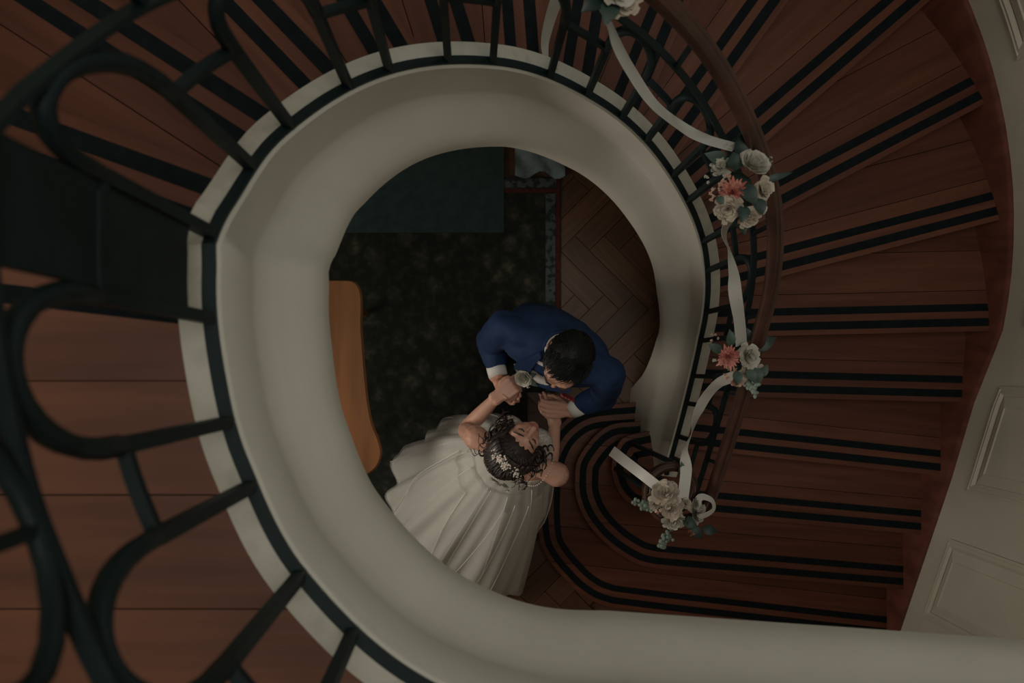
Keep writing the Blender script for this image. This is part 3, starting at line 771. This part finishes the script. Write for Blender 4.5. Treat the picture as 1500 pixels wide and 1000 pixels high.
def hand(mb, wrist, d, nrm_, s=1.0, side=1, curl=(.5, .5, .5, .5), thumb=(.5, .35), spread=.06, fr=.0085):
    """d: towards the fingers; nrm_: back of the hand; side: +1 thumb towards d x nrm_"""
    d = V(d).normalized(); n = V(nrm_); n = (n-d*n.dot(d)).normalized(); x = d.cross(n)*side; w0 = V(wrist)
    def L(a, b, c_): return w0+x*a*s+d*b*s+n*c_*s
    for k in range(4):
        a = .030-.020*k
        mb.capsule([L(a*.55, .0, 0), L(a, .045, .002), L(a*1.05, .085, .002)], [.015*s, .0135*s, .011*s], 8)
    mb.capsule([L(-.015, -.02, 0), L(-.015, .03, 0)], [.02*s, .016*s], 8); mb.capsule([L(.015, -.02, 0), L(.012, .03, 0)], [.02*s, .016*s], 8)
    for k, (ln, off) in enumerate(((.070, 0), (.078, .004), (.072, 0), (.056, -.006))):
        a = .031-.0205*k; p = L(a, .086+off, .002); ang = 0; pts = [p]; sp = (1.5-k)*spread
        for q, fr_ in enumerate((.45, .30, .25)):
            ang += curl[k]*(.8, 1.1, .8)[q]
            p = p+(d*cos(ang)*cos(sp)+x*sin(sp)*cos(ang)-n*sin(ang))*ln*fr_*s; pts.append(p)
        mb.capsule(pts, [fr*s*1.08, fr*s, fr*s*.93, fr*s*.8], 8)
    a1, a2 = thumb
    p0 = L(.026, .022, -.004); p1 = p0+(x*cos(a1)+d*sin(a1)-n*a2).normalized()*.032*s; p2 = p1+(x*cos(a1+.5)+d*sin(a1+.5)-n*a2).normalized()*.026*s; p3 = p2+(x*cos(a1+.9)+d*sin(a1+.9)-n*a2*.6).normalized()*.020*s
    mb.capsule([p0, p1, p2, p3], [.014*s, .0115*s, .010*s, .008*s], 8)
def limb(mb, pts, rs): mb.capsule(catmull(pts, 4), [v.x for v in catmull([V((r, 0, 0)) for r in rs], 4)], 12)
def oval(c, ax, a, b, n=24, pw=2.3):
    ax = V(ax).normalized(); ay = V((-ax.y, ax.x, 0)); out = []
    for k in range(n):
        t = 2*pi*k/n; ct, st = cos(t), sin(t)
        out.append(V(c)+ax*a*math.copysign(abs(ct)**(2/pw), ct)+ay*b*math.copysign(abs(st)**(2/pw), st))
    return out

# ---- groom
G = empty('person', (.33, .12, .0095)); tag(G, 'man in a navy blue suit with short black hair bending over the woman', 'person')
gc_ = lambda o: gc(o, G)
SR, SL = V((.125, .160, 1.375)), V((.525, -.022, 1.375))       # shoulder joints (his right is on the picture's left)
ER, WR = V((.078, .108, 1.12)), V((.108, -.018, 1.155))
EL, WL = V((.550, -.110, 1.10)), V((.438, -.168, 1.03))
shax = (SL-SR).normalized(); gfw = V((shax.y, -shax.x, 0)).normalized()   # forward
if gfw.y > 0: gfw = -gfw
HC_ = V((.338, .030, 1.615)); Fg = V((-.40, -.86, -.24)); Bg = basis(Fg, (-.05, -.12, 1))
HR, HL = V((.045, .02, 0)), V((0, 0, 0))
body = MB()
Lg = headprims(body, HC_, Bg)
neck0 = V((.333, .082, 1.42))
body.capsule([neck0, neck0+V((.0, -.02, .07)), HC_+Bg @ V((0, -.03, -.05))], [.060, .056, .055], 12)
body.loft([oval((.34, .16, .90), shax, .15, .10), oval((.335, .13, 1.1), shax, .14, .09), oval((.325, .09, 1.3), shax, .16, .10), oval((.325, .085, 1.40), shax, .10, .06)])
limb(body, [SR, ER, WR], [.040, .026, .026]); limb(body, [SL, EL, WL], [.040, .026, .026])
hipR, hipL = V((.26, .20, .88)), V((.42, .13, .88)); fR, fL = V((.22, .17, .075)), V((.44, .08, .075))
limb(body, [hipR, (hipR+fR)/2+V((-.02, -.03, .02)), fR], [.075, .05, .035]); limb(body, [hipL, (hipL+fL)/2+V((-.02, -.03, .02)), fL], [.075, .05, .035])
for q in (fR, fL): body.capsule([q, q+gfw*.10+V((0, 0, -.036))], [.030, .022])
hand(body, WR+V((.004, -.020, -.030)), (.60, -.78, -.12), (-.35, -.20, -.90), 1.0, -1, (.75, .8, .85, .9), (.75, .85), .02)
hand(body, WL+V((-.028, -.006, 0)), (-.97, .05, .05), (.1, -.35, .9), 1.0, 1, (.8, .85, .9, .9), (.9, .7), .03)
gb = gc_(body.remesh('body', M_skin, .0045, 3, G))
# face details
mb = MB()
for sx in (-1, 1): mb = MB(); mb.tube([Lg(sx*.014, .098, .033), Lg(sx*.034, .094, .038), Lg(sx*.053, .075, .030)], [.003, .0042, .002], 6); mb.build('eyebrow', M_dark, gb)
mb = MB()
for sx in (-1, 1): mb = MB(); mb.tube([Lg(sx*.018, .086, .004), Lg(sx*.031, .0885, -.001), Lg(sx*.045, .082, .003)], .0018, 5); mb.build('eyelash', M_dark, gb)
# hair: cap with combed tufts
mb = MB(); mb.ell(Lg(0, -.034, .042), (.080, .086, .084), Bg, 20); mb.ell(Lg(0, -.055, -.005), (.068, .055, .06), Bg, 16); mb.ell(Lg(0, -.004, .076), (.066, .056, .046), Bg, 14)
rng = random.Random(3)
for i in range(1500):
    ph = rng.uniform(0, 2*pi); ct = rng.uniform(-.05, 1); st = sqrt(1-ct*ct)
    p = V((.080*st*cos(ph), -.020+.096*st*sin(ph), .040+.086*ct))
    if p.y > .022 and p.z < .104: continue
    nn = V((p.x/.0064, (p.y+.02)/.0092, (p.z-.04)/.0074)).normalized()
    w_ = noise.noise(p*22)*1.2
    sw = V((.55+w_, .8, .1)) if p.y > -.04 else V((.2*w_, -.5, -.5))
    d = (sw-nn*sw.dot(nn)).normalized(); ln = rng.uniform(.03, .05) if p.y > -.03 else rng.uniform(.018, .028)
    a = p-nn*.003; b = p+d*ln*.5+nn*rng.uniform(.002, .006); c_ = p+d*ln-nn*.002+nn*rng.uniform(0, .004)
    mb.tube([Lg(*a), Lg(*b), Lg(*c_)], [.0022, .0019, .0004], 4, cap=False)
gh = gc_(mb.build('hair', M_bhair, G, True))
# jacket
jk = MB()
def jr(z, c, a, b): return oval((c[0], c[1], z), shax, a, b, 28, 2.5)
cJ = V((.335, .100, 0)) 
jk.loft([jr(.78, (.345, .145), .195, .135), jr(.90, (.342, .14), .185, .130), jr(1.05, (.338, .125), .180, .125), jr(1.20, (.333, .105), .205, .132), jr(1.32, (.328, .085), .222, .130), jr(1.39, (.327, .078), .205, .108), jr(1.435, (.328, .078), .135, .082), jr(1.46, (.330, .080), .085, .068)])
for S_, E_, W_ in ((SR, ER, WR), (SL, EL, WL)):
    mid = (S_+E_)/2
    limb(jk, [S_+V((0, 0, -.012)), mid, E_, E_+(W_-E_)*.3, W_+(E_-W_)*.34], [.066, .066, .062, .056, .048])
    jk.ell(S_+V((0, 0, -.012)), (.070, .070, .055), None, 14)
jk.capsule([SR+V((0, 0, .022)), V((.26, .105, 1.425)), V((.33, .078, 1.44)), V((.40, .05, 1.425)), SL+V((0, 0, .022))], [.050, .052, .055, .052, .050], 12)
jo = gc_(jk.remesh('suit_jacket', M_suit, .007, 26, G))
# gentle cloth folds pushed into the jacket surface
pn = [(v.co.copy(), v.normal.copy()) for v in jo.data.vertices]; co = []
for p, nn in pn:
    k = noise.noise(p*9+V((3, 1, 2)))*.006+noise.noise(V((p.x*26, p.y*26, p.z*7)))*.004
    co += list(p+nn*k)
jo.data.vertices.foreach_set('co', co); jo.data.update()
def gp(f_, s_, z): # point in groom's body frame: forward, sideways (to his left), height
    q = V((.328, .083, z))+gfw*f_+shax*s_; q.z = z; return q
for sd in (-1, 1):
    mb = MB()
    out = [gp(.045, sd*.060, 1.475), gp(.10, sd*.105, 1.405), gp(.132, sd*.115, 1.345), gp(.150, sd*.055, 1.24), gp(.153, sd*.012, 1.12)]
    inn = [gp(.062, sd*.045, 1.472), gp(.110, sd*.055, 1.395), gp(.142, sd*.040, 1.31), gp(.153, sd*.018, 1.21), gp(.156, sd*.004, 1.12)]
    rg = []
    for a, b in zip(catmull(out, 3), catmull(inn, 3)): rg.append([a, b, b+gfw*.006+V((0, 0, .004)), a+gfw*.010+V((0, 0, .006))])
    mb.loft(rg); mb.build('lapel', M_suit, jo)
mb = MB(); rg = []
for k in range(17):
    t = pi*(-.08+1.16*k/16); n2 = shax*cos(t)-gfw*sin(t)
    c_ = V((.333, .070, 0)); p = c_+n2*.078; q = c_+n2*.066
    rg.append([V((p.x, p.y, 1.445)), V((q.x, q.y, 1.50)), V((q.x-n2.x*.006, q.y-n2.y*.006, 1.495)), V((p.x-n2.x*.01, p.y-n2.y*.01, 1.44))])
mb.loft(rg); mb.build('collar', M_suit, jo, True)
mb = MB(); rg = []
for k in range(21):
    t = 2*pi*k/20; n2 = shax*cos(t)-gfw*sin(t); c_ = V((.333, .068, 0)); p = c_+n2*.064
    rg.append([V((p.x, p.y, 1.44)), V((p.x-n2.x*.004, p.y-n2.y*.004, 1.508)), V((p.x-n2.x*.009, p.y-n2.y*.009, 1.50)), V((p.x-n2.x*.008, p.y-n2.y*.008, 1.44))])
mb.loft(rg); gc_(mb.build('shirt_collar', M_shirt, G, True))
mb = MB(); mb.loft([[gp(.085, -.05, 1.44), gp(.085, .05, 1.44), gp(.06, .05, 1.44), gp(.06, -.05, 1.44)], [gp(.147, -.045, 1.28), gp(.147, .045, 1.28), gp(.12, .045, 1.28), gp(.12, -.045, 1.28)], [gp(.152, -.01, 1.14), gp(.152, .01, 1.14), gp(.13, .01, 1.14), gp(.13, -.01, 1.14)]])
gc_(mb.build('shirt_front', M_shirt, G))
for E_, W_ in ((ER, WR), (EL, WL)):
    dd = (W_-E_).normalized(); mb = MB(); mb.tube([W_+dd*-.040, W_+dd*-.012, W_+dd*.012], [.040, .0405, .039], 18); gc_(mb.build('shirt_cuff', M_shirt, G, True))
mb = MB(); c_ = gp(.146, .115, 1.32)
for k in range(4): 
    a = c_+shax*(k*.013-.02)+V((0, 0, -.005)); mb.loft([[a+V((0, 0, -.02)), a+shax*.016+V((0, 0, -.02)), a+shax*.016+gfw*.004+V((0, 0, -.02)), a+gfw*.004+V((0, 0, -.02))], [a+gfw*.008+V((0, 0, .004)), a+shax*.02+gfw*.012+V((0, 0, .004)), a+shax*.018+gfw*.02+V((0, 0, .006)), a+gfw*.018+V((0, 0, .004))], [a+shax*.006+gfw*.014+V((0, 0, .02)), a+shax*.010+gfw*.014+V((0, 0, .024)), a+shax*.010+gfw*.018+V((0, 0, .024)), a+shax*.006+gfw*.018+V((0, 0, .02))]])
mb.build('pocket_square', M_pocket, jo)
# trousers and shoes
mb = MB(); mb.loft([oval((.342, .16, .80), shax, .165, .12), oval((.342, .155, .95), shax, .16, .115), oval((.34, .14, 1.04), shax, .15, .105)])
for h_, f_ in ((hipR, fR), (hipL, fL)): limb(mb, [h_+V((0, 0, -.03)), (h_+f_)/2+V((-.02, -.03, .02)), f_+V((0, 0, .005))], [.098, .078, .062])
to = gc_(mb.remesh('trousers', M_trou, .009, 4, G))
for f_ in (fR, fL):
    mb = MB(); mb.ell(f_+gfw*.05+V((0, 0, -.035)), (.047, .135, .030), basis(gfw, (0, 0, 1)), 16); mb.ell(f_+V((0, 0, -.019)), (.045, .055, .045), None, 12)
    mb.ell(f_+gfw*.05+V((0, 0, -.0525)), (.05, .14, .012), basis(gfw, (0, 0, 1)), 16)
    gc_(mb.build('shoe', M_shoe, G, True))
# boutonniere pinned to the lapel
bq = gp(.150, -.085, 1.36); bq = P3(767, 553, 1.335)
bt = tag(empty('boutonniere', bq), 'white rose boutonniere pinned on the navy lapel', 'boutonniere')
rng = random.Random(5); axb = (gfw*.5+V((-.1, 0, .9))).normalized()
rose((0, 0, .012), axb, .036, M_ivory, bt, rng)
for dx, dy, L_, m_ in ((-.6, .9, .05, M_sage), (.8, -.5, .055, M_leaf), (.7, .2, .045, M_leaf), (-.2, .8, .05, M_leaf)): leaf((dx*.012, dy*.012, .0), (dx, dy, .1), UPV, L_, .022, m_, bt)
sprig((-.01, .02, .004), (-.6, .8, .1), .035, M_sage, bt, rng, 'filler_sprig', 14, .004, .010); sprig((.008, -.03, .004), (.5, -.6, .2), .012, M_ivory, bt, rng, 'baby_breath', 10, .003, .010)

# ---- bride
Bp = empty('person', (.17, -.40, .0)); tag(Bp, 'woman in an ivory tulle gown with dark hair up, face lifted to the man', 'person')
bc_ = lambda o: gc(o, Bp)
sL, sR = V((.018, -.268, 1.315)), V((.335, -.412, 1.315))       # her left (picture left), her right
eL, wL = V((-.018, -.252, 1.075)), V((.098, -.122, 1.160))
eR, wR = V((.330, -.440, 1.03)), V((.362, -.235, .975))
bax = (sR-sL).normalized(); bfw = V((-bax.y, bax.x, 0)).normalized()
if bfw.y < 0: bfw = -bfw
hB = V((.166, -.288, 1.475)); Fb = V((.50, .56, .66)); Bb = basis(Fb, (-.42, -.47, .78))
body = MB(); Lb = headprims(body, hB, Bb, .94)
nk = V((.175, -.345, 1.335))
body.capsule([nk, nk+V((.004, .018, .05)), hB+Bb @ V((0, -.03, -.04))], [.050, .046, .050], 12)
body.loft([oval((.18, -.385, .92), bax, .15, .11), oval((.18, -.375, 1.02), bax, .115, .085), oval((.178, -.355, 1.18), bax, .135, .095), oval((.176, -.345, 1.27), bax, .145, .085), oval((.176, -.345, 1.325), bax, .12, .06), oval((.176, -.345, 1.35), bax, .06, .045)])
limb(body, [sL+V((0, 0, -.012)), (sL+eL)/2, eL, (eL+wL)/2, wL], [.050, .042, .036, .033, .023])
limb(body, [sR+V((0, 0, -.012)), (sR+eR)/2, eR, (eR+wR)/2, wR], [.050, .042, .036, .033, .023])
body.capsule([sL, V((.09, -.30, 1.335)), nk, V((.26, -.375, 1.335)), sR], [.046, .040, .045, .040, .046], 12)
for sx in (-1, 1):
    h_ = V((.18, -.385, .9))+bax*.085*sx; k_ = V((.18, -.40, .48))+bax*.08*sx; f_ = V((.17, -.41, .085))+bax*.075*sx
    limb(body, [h_, k_, f_], [.08, .052, .035]); body.capsule([f_, f_+bfw*.10+V((0, 0, -.05))], [.03, .022])
for sx in (-1, 1): body.ell(V((.178, -.345, 1.20))+bfw*.075+bax*.062*sx, (.058, .058, .055), None, 14)
hand(body, wL+V((.012, .010, .008)), (.80, .60, .06), (-.10, .05, .98), .90, -1, (.55, .6, .65, .7), (.9, .2), .02, .0078)
hand(body, wR+V((-.006, .018, 0)), (-.22, .95, .0), (.1, .05, .98), .90, -1, (.5, .55, .6, .65), (.9, .3), .02, .0078)
bb = bc_(body.remesh('body', M_skin2, .0045, 3, Bp))
mb = MB()
for sx in (-1, 1): mb = MB(); mb.tube([Lb(sx*.013, .097, .030), Lb(sx*.033, .095, .037), Lb(sx*.054, .075, .028)], [.0022, .0034, .0012], 6); mb.build('eyebrow', M_dark, bb)
mb = MB()
for sx in (-1, 1):
    mb.tube([Lb(sx*.017, .084, .002), Lb(sx*.024, .0875, -.003), Lb(sx*.033, .088, -.004), Lb(sx*.046, .081, .0)], [.0012, .0024, .0026, .0012], 6); mb.build('eyelash', M_dark, bb); mb = MB()
mb = MB(); mb.tube([Lb(-.021, .080, -.063), Lb(-.008, .095, -.0575), Lb(0, .0955, -.0590), Lb(.008, .095, -.0575), Lb(.021, .080, -.063)], [.001, .0045, .004, .0045, .001], 8)
mb.tube([Lb(-.019, .079, -.067), Lb(0, .0935, -.0725), Lb(.019, .079, -.067)], [.001, .0055, .001], 8); mb.build('lips', M_lip, bb, True)
# hair: swept-back cap, side waves, low bun and loose curls
mb = MB(); mb.ell(Lb(0, -.022, .040), (.083, .094, .082), Bb, 22); mb.ell(Lb(0, .010, .060), (.066, .056, .048), Bb, 14)
for sx in (-1, 1):
    mb.ell(Lb(sx*.072, -.005, .005), (.022, .05, .05), Bb, 12); mb.ell(Lb(sx*.06, -.05, .0), (.035, .05, .06), Bb, 12)
mb.ell(Lb(0, -.095, .010), (.075, .045, .060), Bb, 16)
rng = random.Random(11)
for i in range(26):      # rolled strands of the updo
    a0 = rng.uniform(-1.3, 1.3); P = []
    for k in range(7):
        t = k/6; a = a0+.5*t; ph = .95*pi*t*.5+.15
        P.append(Lb(.085*sin(a0)*(cos(ph*.3)), .055-.150*t, .050+.078*sin(.5*pi*(.75+.25*cos(pi*t)))*cos(a0*.9)-.035*t*t))
    mb.tube(P, [.006, .010, .011, .011, .010, .008, .004], 6)
for i in range(900):
    ph = rng.uniform(0, 2*pi); ct = rng.uniform(-.1, 1); st = sqrt(1-ct*ct)
    p = V((.085*st*cos(ph), -.022+.096*st*sin(ph), .042+.085*ct))
    if p.y > .060 and p.z < .070: continue
    nn = V((p.x/.0072, (p.y+.022)/.0092, (p.z-.042)/.0072)).normalized(); w_ = noise.noise(p*14)*.5
    sw = V((p.x*6+w_, -.9, -.05)) if p.y < .03 else V((p.x*9+.6*w_, -.8, .2))
    d = (sw-nn*sw.dot(nn)).normalized(); ln = rng.uniform(.035, .06)
    mb.tube([Lb(*(p-nn*.002)), Lb(*(p+d*ln*.5+nn*rng.uniform(.002, .006))), Lb(*(p+d*ln-nn*.004))], [.0024, .0024, .0006], 4, cap=False)
def curlp(p, d, L_, r, turns, w0):
    P = []; d = V(d).normalized(); x = d.cross(V((.3, .2, 1))).normalized(); y = d.cross(x)
    for k in range(turns*9+1):
        t = k/(turns*9); a = 2*pi*turns*t; P.append(V(p)+d*L_*t+(x*cos(a)+y*sin(a))*r*(.5+.5*t))
    return P
curls = []
for (x, y, z), d, L_, r, tn in [((.075, .03, .03), (.6, .4, -.3), .055, .014, 2), ((.085, .0, -.01), (.7, -.1, -.4), .06, .015, 2), ((.08, -.04, .0), (.8, -.4, -.2), .055, .014, 2), ((.085, -.07, .03), (.9, -.5, .1), .06, .013, 2), ((.06, -.10, .0), (.5, -.9, -.3), .06, .014, 2), ((.078, -.06, -.05), (.8, -.5, -.5), .07, .014, 2), ((.07, .02, -.05), (.7, .2, -.8), .07, .012, 3),
                                ((-.075, .035, .02), (-.6, .5, -.2), .05, .013, 2), ((-.085, .01, -.02), (-.5, .3, -.8), .07, .013, 2), ((-.08, -.05, .0), (-.8, -.5, -.2), .045, .012, 2), ((-.06, -.10, .02), (-.5, -.9, 0), .045, .013, 2), ((0, -.12, .0), (.2, -1, -.3), .05, .015, 2), ((.03, -.12, -.03), (.4, -1, -.3), .06, .014, 2), ((.09, .02, .04), (1, .2, .1), .05, .012, 2)]:
    pts = curlp(Lb(x, y, z), Bb @ V(d), L_, r, tn, 0); n_ = len(pts)
    mb.tube(pts, [.0058*(1-.75*(k/n_)**2) for k in range(n_)], 6)
for i in range(44):
    sx = 1 if i % 5 < 3 else -1
    p = V((sx*rng.uniform(.055, .085), rng.uniform(-.10, .045), rng.uniform(-.06, .03))); d = V((sx*rng.uniform(.5, 1), rng.uniform(-.5, .5), rng.uniform(-.8, .2)))
    pts = curlp(Lb(*p), Bb @ d, rng.uniform(.03, .06), rng.uniform(.010, .018), 2, 0); n_ = len(pts)
    mb.tube(pts, [rng.uniform(.004, .0065)*(1-.7*(k/n_)**2) for k in range(n_)], 5)
for i in range(40):      # fine flyaway strands
    sx = rng.choice((-1, 1, 1)); p = V((sx*.08, rng.uniform(-.12, .04), rng.uniform(-.05, .06))); d = V((sx*rng.uniform(.3, 1), rng.uniform(-1, .5), rng.uniform(-.6, .4)))
    pts = curlp(Lb(*p), Bb @ d, rng.uniform(.03, .07), rng.uniform(.006, .016), 1, 0); mb.tube(pts, [.0013]*len(pts), 4)
bh = bc_(mb.build('hair', M_brown, Bp, True))
# hair vine and flower comb
def onhair(x, y, k=1.06):
    zz = max(0, 1-(x/.083)**2-((y+.022)/.094)**2); return (x*1.0, y, .040+.082*sqrt(zz)*k)
vine = tag(empty('hair_vine', Lb(0, -.01, .128)), 'rose gold hair vine with pearl beads across the dark hair', 'hair vine')
vc = lambda o: gc(o, vine)
mb = MB(); vp = []
for k in range(13):
    t = k/12*2-1; vp.append(Lb(*onhair(.080*t, .022-.03*t*t+.006*sin(k*1.7), 1.20)))
vpc = catmull(vp, 3); mb.tube(vpc, .0013, 5)
beads = MB()
for i in range(190):
    b_ = vpc[rng.randrange(len(vpc))]; o = Bb @ V((rng.uniform(-1, 1)*.010, rng.uniform(-1, 1)*.019, rng.uniform(.002, .010))); q = b_+o
    mb.tube([b_, (b_+q)/2+Bb @ V((0, 0, .004)), q], .0006, 4); 
    rr = rng.uniform(.0024, .0042); beads.ell(q, (rr, rr*1.5, rr), basis(o, (0.1, 0.2, 1)), 7)
vc(mb.build('wire', M_rgold, vine)); vc(beads.build('pearl_beads', M_pearl, vine, True))
comb = tag(empty('flower_comb', Lb(.0, -.125, .045)), 'row of small white flowers tucked in the back of the hair', 'hair comb')
for k in range(7):
    x = .010+k*.0125; q = Lb(x, -.094-.006*sin(k), .122-.12*x+.005*cos(k*2))-comb.location
    frilly(q, Bb @ V((0, -.5, .85)), .015, M_ivory, comb, rng, 'small_flower', 10, .8)
# bodice and skirt
mb = MB(); mb.loft([oval((.18, -.383, .97), bax, .128, .097, 28), oval((.18, -.375, 1.03), bax, .122, .093, 28), oval((.178, -.355, 1.18), bax, .147, .108, 28), oval((.177, -.347, 1.255), bax, .148, .100, 28), oval((.176, -.345, 1.285), bax, .135, .085, 28)])
for sx in (-1, 1): mb.ell(V((.178, -.345, 1.20))+bfw*.078+bax*.062*sx, (.064, .064, .062), None, 14)
bc_(mb.remesh('lace_bodice', M_lace, .006, 3, Bp))
for sx, s_ in ((-1, sL), (1, sR)):
    pts = catmull([V((.177, -.347, 1.24))+bfw*.10+bax*.085*sx, V((.177, -.347, 1.33))+bfw*.06+bax*.125*sx, V((.177, -.347, 1.368))+bax*.128*sx, V((.177, -.347, 1.33))-bfw*.06+bax*.115*sx, V((.177, -.347, 1.26))-bfw*.085+bax*.09*sx], 6)
    mb = MB()
    for p in pts: mb.ell(p, (.003, .003, .003), None, 6)
    bc_(mb.build('beaded_strap', M_pearl, Bp, True))
def stepx(y):
    pts = [(p.y, p.x) for p in f1]; best = 9
    for (y0, x0), (y1, x1) in zip(pts, pts[1:]):
        if min(y0, y1)-.03 <= y <= max(y0, y1)+.03: best = min(best, x0, x1)
    return best
def skirt_pt(ph, t, off=0, seed=0):
    e = t**1.15
    cx = .18+(-.035-.18)*e; cy = -.383+(-.79+.383)*e
    a = .128+(.41-.128)*(t**.80)+off; b = .10+(.505-.10)*(t**.80)+off
    z = 1.0-.985*t if t < .97 else .0445-.0445*(t-.97)/.03+.010
    tt_ = t**.55; fold = .022*tt_*sin(11*ph+seed+1.5*sin(2*ph))+.012*tt_*sin(23*ph+2*seed+3*t)+.02*t*sin(5*ph+1+seed)
    r = 1+fold/.35
    x = cx+a*cos(ph)*r; y = cy+b*sin(ph)*r
    lim = stepx(y)-.022+off*.25                       # the cloth falls against the bottom step, not into it
    if z < .40 and x > lim-.03:
        k = 1 if z < .20 else (.40-z)/.20
        q = lim-.03*math.exp(-(x-lim+.03)/.03); x = x+(min(x, q)-x)*k
    return V((x, y, z))
NP, NT = 160, 36
rg = [[skirt_pt(2*pi*k/NP, i/NT) for k in range(NP)] for i in range(NT+1)]
mb = MB(); mb.loft(rg, cap=False); sk = bc_(mb.build('skirt', M_gown, Bp, True))
for i_, (p0, p1, of, sd, t0, t1) in enumerate([(2.6, 4.1, .012, 1.0, .05, .99), (3.4, 4.7, .022, 2.2, .05, .99), (4.2, 5.3, .014, 3.1, .05, .99), (4.75, 5.9, .026, 4.0, .1, .97), (1.7, 3.0, .018, 5.0, .1, .95), (3.0, 3.9, .032, .4, .15, .99), (4.45, 5.0, .036, 1.4, .12, .99)]):
    n1 = 44; rg = []
    for i in range(NT+1):
        t = t0+(t1-t0)*i/NT; rr = []
        for k in range(n1+1):
            ph = p0+(p1-p0)*k/n1+.5*(t-.5)*sin(sd*3); rr.append(skirt_pt(ph, t, of, 0)+V((0, 0, .004)))
        rg.append(rr)
    mb = MB(); mb.loft(rg, cap=False, closed=False); mb.build('tulle_panel', M_tulle, sk, True)
    mb = MB()
    for e in (0, n1): mb.tube([r[e] for r in rg], .0022, 5)
    mb.build('tulle_seam', M_tedge2, sk, True)
lp = skirt_pt(4.62, .80, .05)
leaf(lp+V((0, 0, .012)), (.1, 1, .3), UPV, .05, .03, M_dark, None, 'fallen_leaf'); tag(bpy.data.objects['fallen_leaf'], 'small dark curled leaf lying on the tulle skirt', 'leaf')
